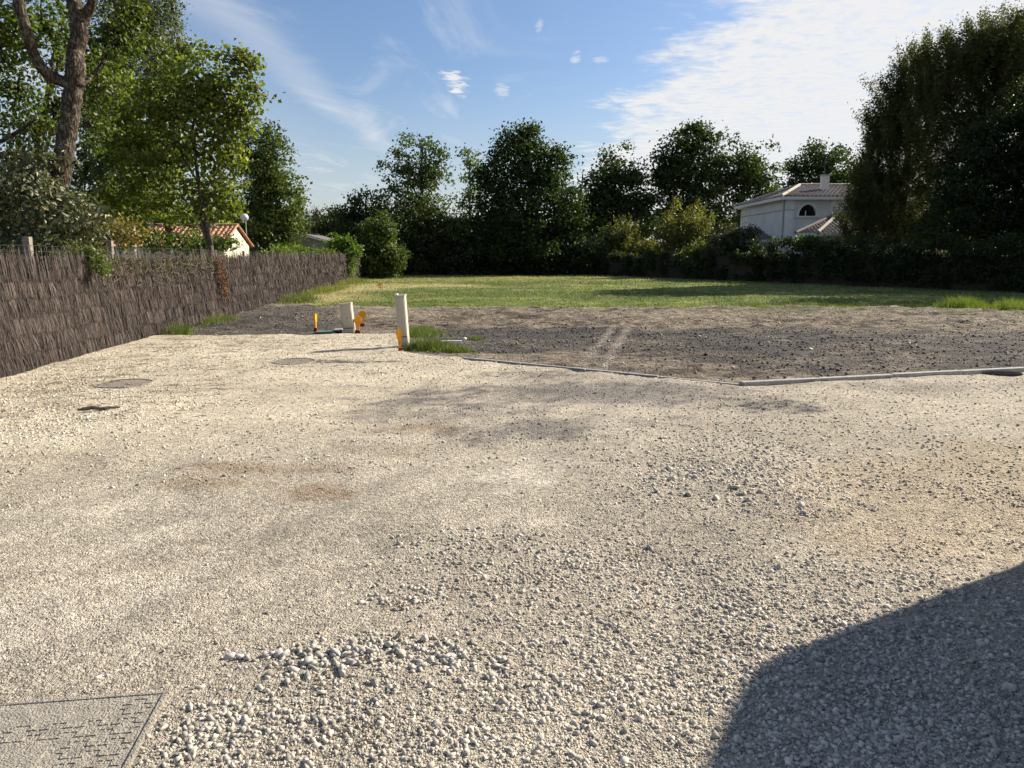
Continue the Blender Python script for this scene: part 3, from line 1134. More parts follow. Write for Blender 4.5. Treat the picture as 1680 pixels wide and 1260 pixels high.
def brush_fence(name, label, p0, p1, height, rows, panel, dens, width, normal_sign, colour, loc_z=0.02, seed=1, gaps=True):
    p0, p1 = np.array(p0, float), np.array(p1, float)
    Ltot = np.hypot(*(p1 - p0))
    d = (p1 - p0) / Ltot
    nrm = np.array([d[1], -d[0]]) * normal_sign
    root = thing(name, label, 'fence', (p0[0], p0[1], 0))
    npan = int(round(Ltot / panel))
    for k in range(npan):
        s0, s1 = k * Ltot / npan, (k + 1) * Ltot / npan
        mid = (s0 + s1) / 2
        P0 = p0 + d * mid
        # solid core of the screen
        m = MB()
        a = p0 + d * (s0 + .012)
        b = p0 + d * (s1 - .012)
        th = .02
        ht = height - .10 + rng.uniform(-.03, .03)
        q = []
        for (pt, sg) in ((a, -1), (b, -1), (b, 1), (a, 1)):
            q.append((pt[0] + nrm[0] * th * sg, pt[1] + nrm[1] * th * sg))
        m.add([(x, y, loc_z) for x, y in q] + [(x, y, ht) for x, y in q], [(0, 1, 2, 3), (4, 5, 6, 7), (0, 1, 5, 4), (1, 2, 6, 5), (2, 3, 7, 6), (3, 0, 4, 7)])
        core = m.build('brushwood_panel', M['brush_back'], root)
        dn = dens(P0)
        wd = width(P0)
        rh = (height - loc_z) / rows
        bund = 0.11
        for r in range(rows):
            n = int(dn * (s1 - s0))
            s = rng.uniform(s0, s1, n)
            bund_r = .13 + .05 * hash2(np.floor(s / .9), np.full(n, r), seed + 21)
            bid = np.floor(s / .145 + hash2(np.full(n, r), np.floor(s / 1.3), seed) * 3)
            hb = hash2(bid, np.full(n, r), seed)
            hb2 = hash2(bid, np.full(n, r), seed + 50)
            wave = (fbm(s * 1.1, np.full(n, r * 1.7), 4, seed + 3) - .5) * .08
            ztop = loc_z + rh * (r + 1) + wave + rng.normal(.0, .008, n)
            if r == rows - 1:
                ztop += rng.gamma(1.2, .05, n)
            zbot = loc_z + rh * r + .014 - rng.random(n) ** 2 * .05 + wave + (hb - .5) * .028
            zbot = np.maximum(zbot, loc_z - .015)
            lean = rng.normal(0, .014, n) + (hb - .48) * .022
            stray = rng.random(n) < .05
            lean = np.where(stray, rng.normal(0, .07, n), lean)
            off0 = .010 + .010 * rng.random(n)
            off1 = .036 + .012 * hb2 + .018 * rng.random(n) + np.where(stray, .03 * rng.random(n), 0)
            pinch = (np.floor(s / bund) + .5) * bund - s
            if gaps:
                gp = hash2(np.floor(s / .8), np.full(n, r // 2), seed + 7) < .45
                keep = ~(gp & ((s / .8 + .03 * r) % 1 < .075)) & ~(((s + .25 * hash2(np.floor(s / .93), np.zeros(n), seed + 5)) / .93 + .008 * np.sin(r * 2.1)) % 1 < .030)
            else:
                keep = np.ones(n, bool)
            pts = []
            for (t, o_, sx) in ((0, off0, s), (.5, off0 * .45 + off1 * .55 + .004, s + lean * .5 + rng.normal(0, .007, n)), (1, off1, s + lean + rng.normal(0, .012, n))):
                z = ztop * (1 - t) + zbot * t
                pts.append(np.stack([p0[0] + d[0] * sx + nrm[0] * o_, p0[1] + d[1] * sx + nrm[1] * o_, z], 1))
            tw = rng.normal(0, .6, n)
            wv = np.stack([(d[0] * np.cos(tw) + nrm[0] * np.sin(tw)), (d[1] * np.cos(tw) + nrm[1] * np.sin(tw)), np.zeros(n)], 1) * (wd * rng.uniform(.6, 1.3, n))[:, None]
            V = np.stack([pts[0] - wv, pts[0] + wv, pts[1] - wv, pts[1] + wv, pts[2] - wv * .5, pts[2] + wv * .5], 1)[keep]
            nk = len(V)
            Fq = (np.array([[0, 1, 3, 2], [2, 3, 5, 4]])[None] + (np.arange(nk) * 6)[:, None, None]).reshape(-1, 4)
            c = np.array([colour]) * (.40 + 1.15 * rng.random((nk, 1)) ** 1.6) * (.76 + .48 * hb[keep])[:, None]
            grey = rng.random((nk, 1)) < .25
            c = np.where(grey, c.mean(1, keepdims=True) * np.array([[1.15, 1.08, 1.0]]), c)
            C = np.repeat(c, 6, 0)
            link('twig_row', mesh_np('twig_row', V.reshape(-1, 3), [Fq], M['twig'], C), core)
    return root


brush_fence('brush_fence', 'long brown heather brushwood fence running along the left side of the yard', (LEFT_X(4.0), 4.0), (LEFT_X(55), 55), 1.50, 6, 3.0,
            lambda p: float(np.clip(5800 / p[1], 85, 420)), lambda p: float(np.clip(.0010 + .00018 * p[1], .0026, .010)), 1, (.120, .090, .076), seed=11)
brush_fence('brush_fence', 'brushwood fence along the right side of the lawn, shade put into its dark twig colour', (6.6, 64.0), (26.5, 26.9), 1.62, 5, 4.0,
            lambda p: 60.0, lambda p: .012, -1, (.060, .050, .046), loc_z=-.06, seed=31, gaps=False)  # twig colour set well below the left fence's to paint in its shade

# wire mesh fence with posts behind the brushwood
wf = thing('wire_mesh_fence', 'wire fence on concrete posts rising just behind the left brushwood', 'fence', (LEFT_X(8) - .25, 8, 0))
ys = [8.6, 11.15, 13.9, 17.0, 20.3, 23.2, 26.2, 29.4, 32.6, 35.8, 39.0, 42.2, 45.4, 48.6]
for i, y in enumerate(ys):
    m = MB()
    x = LEFT_X(y) - .22
    thick = .10 if i < 3 else .06
    ht = 1.86 - i * .005 if i < 3 else 1.72
    m.box((x, y, ht / 2), (thick, thick, ht), .1)
    m.build('post', M['concrete_post'], wf, bevel=.008)
for k, z in enumerate((1.50, 1.58, 1.66, 1.74)):
    m = MB()
    pts = []
    for i in range(len(ys) - 1):
        for t in (0, .33, .67):
            y = ys[i] * (1 - t) + ys[i + 1] * t
            pts.append((LEFT_X(y) - .16, y, z - .02 * math.sin(t * math.pi) + random.uniform(-.01, .01) - (.06 if i > 3 else 0)))
    m.tube(pts, .0022, 4)
    m.build('line_wire', M['wire'], wf)
m = MB()
for y in np.arange(8.7, 26, .15):
    x = LEFT_X(y) - .16
    m.tube([(x, y, 1.40), (x, y + .005, 1.72)], .0014, 3, False)
o = m.build('mesh_wires', M['wire'], wf)
o['kind'] = 'stuff'

# ------------------------------------------------------------------ trees


def tube_np(mb, pts, r0, r1, sides=6):
    n = len(pts)
    mb.tube(pts, [r0 + (r1 - r0) * i / max(1, n - 1) for i in range(n)], sides)


def wob(a, b, n, amp, rnd):
    a, b = Vector(a), Vector(b)
    L = (b - a).length
    out = []
    for i in range(n + 1):
        t = i / n
        p = a.lerp(b, t)
        k = math.sin(t * math.pi) if n > 1 else 0
        p = p + Vector((rnd.uniform(-1, 1), rnd.uniform(-1, 1), rnd.uniform(-.5, .9))) * amp * L * k
        out.append(p)
    return out


def leaves_mesh(name, centres, outward, L, W, col, mat, upbias=.5):
    n = len(centres)
    nv = rng.normal(0, 1, (n, 3)) + outward * .5
    nv[:, 2] += upbias
    nv /= np.linalg.norm(nv, axis=1, keepdims=True) + 1e-9
    t = rng.normal(0, 1, (n, 3))
    t -= nv * (t * nv).sum(1, keepdims=True)
    t /= np.linalg.norm(t, axis=1, keepdims=True) + 1e-9
    b = np.cross(nv, t)
    fold = nv * (W * .35)[:, None]
    V = np.empty((n, 4, 3))
    V[:, 0] = centres - t * (L * .5)[:, None]
    V[:, 1] = centres + b * (W * .5)[:, None] + fold
    V[:, 2] = centres + t * (L * .5)[:, None]
    V[:, 3] = centres - b * (W * .5)[:, None] + fold
    i4 = np.arange(n) * 4
    F = np.concatenate([np.stack([i4, i4 + 1, i4 + 2], 1), np.stack([i4, i4 + 2, i4 + 3], 1)])
    return mesh_np(name, V.reshape(-1, 3), [F], mat, np.repeat(col, 4, 0))


def lobes_from_px(lobes, D, depth=.85, mind=.0):
    out = []
    for l in lobes:
        px, py, hw, hh = l[:4]
        dd = D + (l[4] if len(l) > 4 else 0)
        c = P(px, py, dd)
        k = dd / FPX
        g = 1.13 if D > 39 else 1.0
        out.append((c, max(hw * k * g, .05), max(max(hw, hh * .6) * k * depth, mind), hh * k * g))
    return out


DENS = 1.44


def plant(name, label, cat, D, lobes, base_px=None, leaf=None, colour=(.045, .075, .018), dens=1.0, trunk_r=.18, bark='bark', mat='leaf', clump=.30, stretch=1.0, droop=0.0,
          shell=2.4, group=None, seed=1, trunk=True, base=None, limbs=True, custom_trunk=None, aspect=.62, cvar=.5, upbias=.5, yellow=.12, branch_n=9, parts=('trunk', 'crown'), base_z=-.05, depth=.85):
    rnd = random.Random(seed)
    Ls = lobes_from_px(lobes, D, depth)
    if base is None:
        bx = P(base_px if base_px is not None else lobes[0][0], 418, D)
        base = Vector((bx.x, D, base_z))
    root = thing(name, label, cat, base, group)
    leaf = leaf if leaf else max(.075, 5.2 / FPX * D)
    # leaf clumps through the lobes
    cen, outw, cl, ndir = [], [], [], []
    for li, (c, rx, ry, rz) in enumerate(Ls):
        area = math.pi * rx * rz
        ncl = max(14 if D < 25 else 6, int(dens * DENS * area / (clump * clump) * (2.0 if (D < 39 or stretch > 1) else 1.5)))
        u = rng.normal(0, 1, (ncl, 3))
        u /= np.linalg.norm(u, axis=1, keepdims=True)
        r = rng.random(ncl) ** (1 / shell)
        lump = .80 + .42 * np.array([hash2(np.floor(a * 2.2), np.floor(b * 2.2), seed + li) for a, b in zip(u[:, 0] + u[:, 1] * .5, u[:, 2] + u[:, 1] * .3)]).reshape(-1)
        p = u * r[:, None] * lump[:, None] * np.array([[rx, ry, rz]])
        cen.append(p + np.array(c)[None])
        outw.append(u)
    cen = np.concatenate(cen)
    outw = np.concatenate(outw)
    cen[:, 2] = np.maximum(cen[:, 2], base.z + .12)
    per = max(4, int((1.6 if (D < 39 or stretch > 1) else 2.1) * clump * clump / (leaf * leaf * aspect * .5) * .62))
    nC = len(cen)
    off = rng.normal(0, 1, (nC, per, 3)) * np.array([[[1, 1, .62 + droop]]]) * clump * (.48 if (D < 39 or stretch > 1) else .42)
    if stretch > 1:
        axis = outw * .45 + np.array([[0, 0, 1.0]])
        axis /= np.linalg.norm(axis, axis=1, keepdims=True)
        al = (off * axis[:, None, :]).sum(2, keepdims=True)
        off = (off - al * axis[:, None, :]) * .45 + al * axis[:, None, :] * stretch
    pos = (cen[:, None, :] + off).reshape(-1, 3)
    pos[:, 2] = np.maximum(pos[:, 2], base.z + .05)
    n = len(pos)
    cb = rng.uniform(1 - cvar * .5, 1 + cvar * .5, (nC, 1))
    cb = np.repeat(cb, per, 0)
    col = np.array([colour]) * cb * rng.uniform(1 - cvar * .5, 1 + cvar * .5, (n, 1))
    ye = rng.random(n) < yellow
    col[ye] *= np.array([[1.5, 1.25, .8]])
    Lf = leaf * rng.uniform(.65, 1.3, n)
    me = leaves_mesh(parts[1], pos, np.repeat(outw, per, 0), Lf, Lf * aspect * rng.uniform(.8, 1.2, n), col, M[mat], upbias)
    link(parts[1], me, root)
    if trunk:
        m = MB()
        if custom_trunk:
            custom_trunk(m, base, rnd)
            top = None
        else:
            zs = [l[0].z for l in Ls]
            hi = max(range(len(Ls)), key=lambda i: Ls[i][0].z)
            top = Ls[hi][0] + Vector((0, 0, Ls[hi][3] * .5))
            H = top.z - base.z
            pts = wob(base, Vector((base.x * .6 + top.x * .4, base.y * .6 + top.y * .4, base.z + H * .5)), 4, .02, rnd)
            pts += wob(pts[-1], top, 4, .03, rnd)[1:]
            tube_np(m, pts, trunk_r, trunk_r * .18, 8)
        if limbs:
            b0 = 0
            for (c, rx, ry, rz) in Ls:
                if top is not None:
                    t = min(.85, max(.22, (c.z - rz * 1.0 - base.z) / max(.1, (top.z - base.z)) - rnd.uniform(.0, .12)))
                    q = pts[min(len(pts) - 1, int(t * (len(pts) - 1) + .5))]
                    tube_np(m, wob(q, c, 4, .07, rnd), trunk_r * .42, trunk_r * .14, 5)
                for _ in range(branch_n):
                    u = Vector((rnd.gauss(0, 1), rnd.gauss(0, 1), rnd.gauss(.25, 1))).normalized()
                    e = c + Vector((u.x * rx, u.y * ry, u.z * rz)) * rnd.uniform(.6, .98)
                    e.z = max(e.z, base.z + .1)
                    tube_np(m, wob(c, e, 3, .09, rnd), trunk_r * .15 + .004, trunk_r * .03 + .002, 4)
        m.build(parts[0], M[bark], root, smooth=True)
    return root


DARK = (.036, .050, .014)
MIDG = (.072, .098, .022)
FRESH = (.085, .130, .022)
OLIVE = (.11, .115, .035)

# ---- left side, near to far


def forked_trunk(m, base, rnd):
    D = base.y
    main = [Vector((P(88, 400, D).x, D, -.05)), P(88, 400, D), P(93, 330, D), P(103, 265, D), P(113, 200, D), P(120, 150, D), P(122, 128, D)]
    m.tube(main, [.23, .19, .165, .15, .145, .15, .17], 16, rough=.09)
    m.tube([P(120, 140, D), P(105, 134, D), P(84, 126, D - .1), P(66, 108, D - .2), P(52, 80, D - .3), P(42, 45, D - .4), P(32, 10, D - .4), P(22, -30, D - .4), P(5, -110, D - .3)], [.12, .10, .095, .09, .085, .082, .08, .075, .05], 12, rough=.10)
    m.tube([P(122, 138, D), P(124, 112, D), P(124, 85, D + .1), P(131, 55, D + .1), P(127, 25, D + .1), P(120, -10, D + .1), P(112, -90, D + .2)], [.17, .15, .135, .135, .125, .115, .07], 14, rough=.09)
    m.tube([P(131, 52, D + .1), P(141, 25, D + .1), P(152, 0, D), P(158, -50, D)], [.10, .085, .075, .04], 10, rough=.1)
    m.tube([P(60, 195, D + .9), P(30, 215, D + 1), P(0, 232, D + 1), P(-40, 240, D + 1)], [.02, .03, .035, .04], 6, rough=.05)
    m.tube([P(122, 150, D), P(150, 125, D + .5), P(175, 90, D + .9), P(190, 40, D + 1)], [.04, .035, .025, .015], 6, rough=.05)


plant('oak_tree', 'large tree with thick lichened forked trunk behind the left end of the fence', 'tree', 13.5,
      [(70, 40, 60, 60, 1.5), (170, 70, 60, 60, 1.0), (30, 150, 45, 50, 1.6), (225, 30, 45, 55, 1.2), (160, 150, 40, 40, 1.5), (20, 60, 50, 60, .8), (60, 215, 45, 40, 2), (150, 210, 35, 40, 2), (90, -60, 110, 40, .5), (-25, 40, 40, 110, .5)],
      base_px=88, leaf=.095, colour=MIDG, dens=.68, clump=.30, custom_trunk=forked_trunk, bark='bark_lichen', seed=3, cvar=.7, trunk_r=.2, branch_n=6, shell=1.8)


def maple_trunk(m, base, rnd):
    D = base.y
    m.tube([Vector((P(345, 410, D).x, D, -.05)), P(345, 405, D), P(338, 385, D), P(328, 360, D), P(318, 335, D), P(309, 322, D)], [.09, .085, .07, .058, .05, .04], 8)
    m.tube([P(345, 402, D), P(342, 380, D - .05), P(337, 350, D), P(328, 315, D), P(322, 270, D + .1), P(316, 210, D + .2), P(330, 140, D + .2)], [.08, .065, .06, .055, .05, .04, .02], 8)
    for (a, b) in (((337, 350), (372, 270)), ((325, 300), (280, 220)), ((320, 260), (385, 180)), ((318, 230), (260, 150)), ((322, 200), (400, 150)), ((325, 180), (400, 108))):
        tube_np(m, wob(P(*a, D), P(*b, D + rnd.uniform(-.4, .4)), 4, .06, rnd), .032, .01, 5)


plant('maple_tree', 'bright green leafy tree with two thin bare trunks leaning over the fence', 'tree', 20.0,
      [(330, 135, 72, 50), (285, 175, 72, 60), (370, 175, 50, 45), (412, 106, 24, 11), (388, 98, 24, 20), (416, 152, 24, 17), (395, 190, 32, 32), (300, 250, 85, 65), (375, 260, 32, 60), (222, 190, 60, 80, 1), (230, 270, 70, 60, 1), (265, 330, 75, 35, .6), (355, 330, 42, 48, .4), (300, 85, 45, 22, .5), (374, 322, 14, 36, .6), (170, 150, 40, 70, 1.5), (190, 330, 50, 40, 1.2)],
      base_px=345, leaf=.115, colour=(.125, .155, .032), dens=.98, clump=.30, custom_trunk=maple_trunk, bark='bark', seed=4, cvar=.7, trunk_r=.09, aspect=.85, yellow=.2)


def birch_trunk(m, base, rnd):
    D = base.y
    m.tube([Vector((P(216, 410, D).x, D, -.05)), P(214, 350, D), P(205, 250, D), P(200, 150, D), P(195, 40, D), P(200, -80, D)], [.13, .12, .11, .10, .08, .05], 8)
    m.tube([P(206, 260, D), P(235, 150, D), P(255, 60, D), P(262, -30, D)], [.06, .05, .035, .02], 6)


plant('birch_tree', 'birch with pale trunk and fine drooping foliage behind the leafy tree', 'tree', 25.0,
      [(240, 40, 42, 80), (210, -20, 60, 70), (275, 95, 22, 75), (195, 110, 45, 80), (255, 150, 35, 60), (170, 200, 40, 80, 2), (285, 20, 14, 30)],
      base_px=216, leaf=.085, colour=(.095, .11, .038), dens=.95, clump=.28, droop=1.2, custom_trunk=birch_trunk, bark='bark_birch', seed=5, trunk_r=.1, shell=1.7, cvar=.6)


def birch_trunk2(m, base, rnd):
    D = base.y
    m.tube([Vector((P(277, 410, D).x, D, -.05)), P(277, 380, D), P(274, 330, D), P(276, 270, D), P(270, 200, D)], [.13, .12, .10, .09, .05], 8)


plant('birch_tree', 'slim birch with dark low trunk in front of the red tiled roof', 'tree', 24.0,
      [(270, 250, 40, 50), (262, 310, 42, 40), (235, 345, 40, 34), (180, 290, 50, 60, 1), (205, 230, 50, 60, 1), (315, 352, 40, 24), (150, 350, 45, 40, 1)], base_px=277, leaf=.09, colour=(.09, .115, .03), dens=.8, clump=.28, droop=.8, custom_trunk=birch_trunk2, bark='bark', seed=6, trunk_r=.08)
plant('broadleaf_tree', 'leafy tree seen through gaps at the far left picture border', 'tree', 19.0,
      [(20, 250, 60, 60), (90, 180, 70, 80), (10, 330, 70, 60), (140, 290, 60, 60), (110, 70, 60, 70), (-60, 150, 80, 150)], base_px=20, leaf=.11, colour=(.065, .085, .026), dens=.45, clump=.34, seed=7, trunk_r=.16, shell=1.8)
plant('laurel_shrub', 'large shrub with glossy silvery leaves above the left end of the fence', 'shrub', 12.9,
      [(40, 320, 60, 42), (105, 350, 48, 40), (20, 385, 55, 38), (90, 395, 55, 28), (60, 275, 45, 32, .4), (150, 375, 35, 30), (-20, 340, 50, 70)],
      base_px=60, leaf=.105, colour=(.125, .132, .068), dens=1.0, clump=.26, mat='leaf_gloss', seed=8, trunk_r=.05, aspect=.45, cvar=.5, yellow=.1, parts=('stem', 'foliage'))
plant('red_tipped_shrub', 'shrub with yellow and reddish leaves above the fence', 'shrub', 14.6,
      [(175, 392, 40, 22), (215, 385, 28, 22), (130, 408, 35, 14), (195, 375, 22, 12)], base_px=190, leaf=.075, colour=(.15, .125, .04), dens=.7, clump=.2, seed=9, trunk_r=.03, cvar=.8, yellow=.4, parts=('stem', 'foliage'))
plant('ivy_tuft', 'light green ivy sprays hanging over the fence top below the reddish shrub', 'ivy', 12.7,
      [(105, 412, 45, 10, -.2), (150, 425, 26, 20, -.25), (165, 440, 10, 22, -.25)], base=Vector((P(130, 418, 12.4).x, 12.5, 1.2)), leaf=.06, colour=(.12, .15, .05), dens=.8, clump=.14, seed=10, trunk_r=.012, parts=('stem', 'foliage'), depth=.4)
plant('shrub', 'green shrub behind the fence below the two leaning trunks', 'shrub', 21.5,
      [(250, 400, 45, 18), (300, 395, 45, 20), (365, 398, 24, 12), (335, 405, 50, 14)], base_px=300, leaf=.10, colour=(.075, .115, .025), dens=.85, clump=.26, seed=11, trunk_r=.04, parts=('stem', 'foliage'))
plant('shrub', 'dark dense shrub behind the fence left of the red roofed shed', 'shrub', 27.0,
      [(205, 370, 40, 35), (150, 350, 60, 50), (80, 340, 70, 60), (0, 350, 70, 60)], base_px=180, leaf=.13, colour=(.035, .055, .018), dens=.7, clump=.36, seed=12, trunk_r=.06, parts=('stem', 'foliage'))
plant('broadleaf_tree', 'rounded dark green tree right of the globe lamp', 'tree', 47.0,
      [(430, 275, 38, 55), (455, 320, 35, 60), (425, 350, 45, 50), (400, 260, 25, 40), (445, 235, 22, 24), (470, 375, 22, 35), (435, 390, 45, 25)], base_px=435, colour=MIDG, dens=1.2, clump=.62, seed=13, trunk_r=.25, leaf=.19)
for i, (px, top, w, lab) in enumerate(((485, 296, 9, 'narrow upright poplar beside the dark green tree, the taller one'), (497, 328, 7, 'narrow upright poplar beside the dark green tree, the shorter one'))):
    plant('poplar_tree', lab, 'tree', 66.0 + i, [(px, (top + 400) / 2, w, (400 - top) / 2), (px - 2, 385, w * 1.5, 25)], base_px=px, colour=(.07, .095, .03), dens=1.2, clump=.5, seed=14 + i, trunk_r=.12, stretch=1.8, group='narrow poplars')
plant('bare_tree', 'nearly bare grey tree against the sky above the pale roof edge', 'tree', 74.0,
      [(520, 352, 16, 22), (508, 365, 12, 20), (535, 365, 14, 18)], base_px=518, colour=(.08, .075, .05), dens=.22, clump=.5, seed=16, trunk_r=.16, bark='bark_lichen', leaf=.22, branch_n=26)
plant('broadleaf_tree', 'low dark tree behind the pale roof edge', 'tree', 70.0,
      [(550, 372, 25, 28), (530, 385, 25, 20), (565, 385, 25, 30)], base_px=548, colour=(.035, .048, .018), dens=1.1, clump=.7, seed=17, trunk_r=.2)
plant('ivy_hedge', 'band of bright ivy covering the fence top before the ivy mound', 'ivy', 38.5,
      [(455, 412, 22, 7, -4), (485, 411, 22, 8, -1), (510, 415, 18, 6, 3), (535, 415, 16, 7, 4)], base=Vector((LEFT_X(38) - .2, 38, 0)), colour=(.10, .15, .025), dens=1.4, clump=.34, seed=18, trunk_r=.02, leaf=.13, parts=('stem', 'foliage'))
plant('ivy_mound', 'bright green rounded ivy mound swallowing the far end of the left fence', 'ivy', 46.5,
      [(563, 418, 21, 28), (560, 440, 17, 20), (572, 408, 14, 16), (552, 405, 14, 12)], base_px=563, colour=(.095, .15, .022), dens=1.7, clump=.4, seed=19, trunk_r=.05, leaf=.15, parts=('stem', 'foliage'))

# ---- far end of the lawn
plant('hazel_bush', 'broad rounded bush standing at the left far corner of the lawn', 'bush', 55.0,
      [(622, 425, 40, 30), (612, 392, 32, 32), (648, 425, 20, 24), (632, 375, 16, 20), (600, 430, 20, 25), (625, 445, 38, 10)], base_px=622, colour=(.060, .085, .020), dens=1.5, clump=0.55, seed=20, trunk_r=.1, leaf=.20)
plant('oak_tree', 'dark rounded tree behind the broad rounded bush', 'tree', 64.0,
      [(600, 345, 34, 28), (585, 375, 30, 35), (620, 370, 30, 35), (600, 410, 45, 30)], base_px=602, colour=DARK, dens=1.4, clump=1.03, seed=21, trunk_r=.25)
plant('tall_airy_tree', 'tall airy tree with light crown and sky gaps left of the big oak', 'tree', 67.0,
      [(692, 245, 34, 30), (655, 262, 28, 24), (722, 262, 16, 24), (672, 295, 40, 26), (712, 300, 32, 28), (645, 310, 22, 18), (690, 335, 40, 20), (668, 335, 36, 18)], base_px=690, colour=(.060, .085, .030), dens=.60, clump=0.99, seed=22, trunk_r=.28, shell=2.0)
plant('oak_tree', 'dark dense tree filling below the tall airy crown', 'tree', 64.5,
      [(690, 375, 45, 40), (650, 410, 40, 40), (735, 380, 40, 45), (700, 420, 70, 32), (770, 410, 40, 40)], base_px=700, colour=DARK, dens=1.5, clump=1.10, seed=23, trunk_r=.28)
plant('slender_tree', 'slender pale leaved tree top between airy tree and big oak', 'tree', 76.0,
      [(768, 262, 17, 16), (776, 290, 16, 22), (770, 325, 18, 24)], base_px=772, colour=(.095, .12, .055), dens=.62, clump=1.03, seed=24, trunk_r=.18)
plant('oak_tree', 'biggest dark oak with towering crown in the middle of the tree row', 'tree', 64.0,
      [(862, 250, 42, 34), (832, 290, 40, 38), (895, 295, 40, 48), (868, 222, 14, 14), (835, 225, 18, 16), (918, 345, 34, 42), (860, 350, 62, 50), (800, 355, 35, 40), (915, 265, 16, 20), (935, 370, 20, 28), (880, 400, 70, 40), (815, 405, 50, 40), (800, 300, 20, 22)],
      base_px=868, colour=(.032, .052, .014), dens=1.35, clump=1.10, seed=25, trunk_r=.4)
plant('bush', 'pale green bush at the right foot of the biggest oak', 'bush', 63.0,
      [(972, 400, 30, 22), (950, 420, 25, 20), (990, 415, 20, 18), (905, 425, 20, 18)], base_px=970, colour=(.060, .085, .035), dens=1.2, clump=0.83, seed=26, trunk_r=.08)
plant('oak_tree', 'dark tree just right of the biggest oak', 'tree', 70.0,
      [(1010, 285, 38, 32), (985, 320, 36, 35), (1040, 325, 35, 40), (1010, 365, 60, 40), (970, 355, 25, 30)], base_px=1012, colour=(.034, .054, .015), dens=1.35, clump=1.17, seed=27, trunk_r=.3)
plant('oak_tree', 'tall dark tree between the biggest oak and the white house', 'tree', 72.0,
      [(1128, 255, 44, 36), (1150, 228, 28, 20), (1100, 295, 36, 34), (1150, 300, 40, 40), (1120, 350, 60, 40), (1092, 270, 20, 20), (1133, 212, 5, 5)], base_px=1130, colour=(.036, .056, .016), dens=1.25, clump=1.17, seed=28, trunk_r=.34)
plant('oak_tree', 'rounded tree directly left of the white house roof', 'tree', 71.0,
      [(1222, 268, 42, 34), (1200, 300, 35, 35), (1245, 305, 32, 38), (1215, 345, 55, 36)], base_px=1215, colour=(.042, .064, .018), dens=1.2, clump=1.17, seed=29, trunk_r=.32)
plant('oak_tree', 'dark tree rising behind the white house chimney', 'tree', 78.0,
      [(1345, 262, 34, 22), (1305, 285, 22, 22), (1370, 290, 40, 40), (1325, 310, 45, 30), (1390, 320, 30, 50)], base_px=1345, colour=(.038, .060, .017), dens=1.2, clump=1.24, seed=30, trunk_r=.3)
plant('shade_undergrowth', 'dark leaf mass added to blacken the space below the tree row at the far lawn end', 'hedge', 63.5,  # added near-black foliage standing for the deep shade under the trees
      [(x, 432, 34, 22) for x in range(650, 1000, 40)] + [(x, 447, 34, 9, 2.5) for x in range(640, 1010, 34)], base_px=800, colour=(.022, .034, .011), dens=1.3, clump=0.97, seed=31, trunk_r=.06, limbs=False, parts=('stem', 'foliage'))
for i, (px, py, hw, hh, D, c, lab) in enumerate((
        (1024, 388, 27, 26, 63.0, OLIVE, 'olive green rounded bush above the dark fence, left one of the pair'),
        (1064, 408, 18, 16, 60.8, OLIVE, 'small low olive bush between the two larger olive bushes'),
        (1124, 372, 42, 36, 57.5, (.125, .125, .040), 'largest olive green bush above the dark fence'),
        (1150, 408, 24, 12, 52.5, (.085, .105, .03), 'low green shoots topping the fence before the largest olive bush'),
        (1205, 392, 36, 26, 51.5, (.045, .050, .02), 'dark glossy bush just left of the white house'))):
    plant('garden_bush', lab, 'bush', D, [(px, py, hw, hh), (px - hw * .35, py + hh * .6, hw * .75, hh * .8), (px + hw * .4, py + hh * .5, hw * .65, hh * .8), (px, py + hh + 8, hw * .9, 14)], base_px=px, colour=c, dens=1.15, clump=0.42, seed=40 + i, trunk_r=.06, stretch=1.5 if i in (0, 2) else 1.0, leaf=.17, parts=('stem', 'foliage'))


def ivy_line(px):
    """point of the right fence line under a pixel column"""
    k = (px - CX) / FPX * 1.004
    s = (22.7 - k * 34) / (16.1 + 30 * k)
    return 22.7 - 16.1 * s, 34 + 30 * s


lob = []
for px in range(1245, 1780, 26):
    x, y = ivy_line(px)
    hgt = 2.3 + .25 * math.sin(px * .05) + (.35 if 1300 < px < 1360 else 0)
    for z in (.5, hgt * .5, hgt * .85):
        py = CY - FPX * math.tan(math.atan((z - EYE) / y) + PITCH)
        lob.append((px, py, 15, 15 if z > 1 else 12, y - 42.0 + .15))
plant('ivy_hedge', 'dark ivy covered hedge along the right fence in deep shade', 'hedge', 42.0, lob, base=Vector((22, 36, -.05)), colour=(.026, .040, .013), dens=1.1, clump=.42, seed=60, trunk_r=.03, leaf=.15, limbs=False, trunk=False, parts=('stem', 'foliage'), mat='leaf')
lob = []
for px in range(975, 1250, 19):
    x, y = ivy_line(px)
    for z, hh_ in ((1.55, 6), (1.15, 8), (.7, 8), (.25, 6)):
        if random.random() < .8:
            py = CY - FPX * math.tan(math.atan((z + random.uniform(-.15, .2) - EYE) / y) + PITCH)
            lob.append((px + random.uniform(-5, 5), py, random.uniform(7, 12), hh_, y - 52.0 - .12))
plant('ivy_fringe', 'ragged dark ivy fringe hanging over the top of the right brushwood fence', 'ivy', 52.0, lob, base=Vector((13.0, 52.0, -.05)), colour=(.040, .055, .018), dens=1.1, clump=.36, seed=66, trunk_r=.03, leaf=.16, limbs=False, trunk=False, parts=('stem', 'foliage'), depth=.3)
plant('bush', 'small sunlit bush top over the hedge before the white house', 'bush', 45.5,
      [(1330, 398, 24, 10), (1350, 402, 24, 12), (1312, 402, 14, 8)], base_px=1335, colour=(.10, .14, .025), dens=1.3, clump=.34, seed=61, trunk_r=.04, leaf=.14, parts=('stem', 'foliage'))
FINE = (.075, .080, .026)
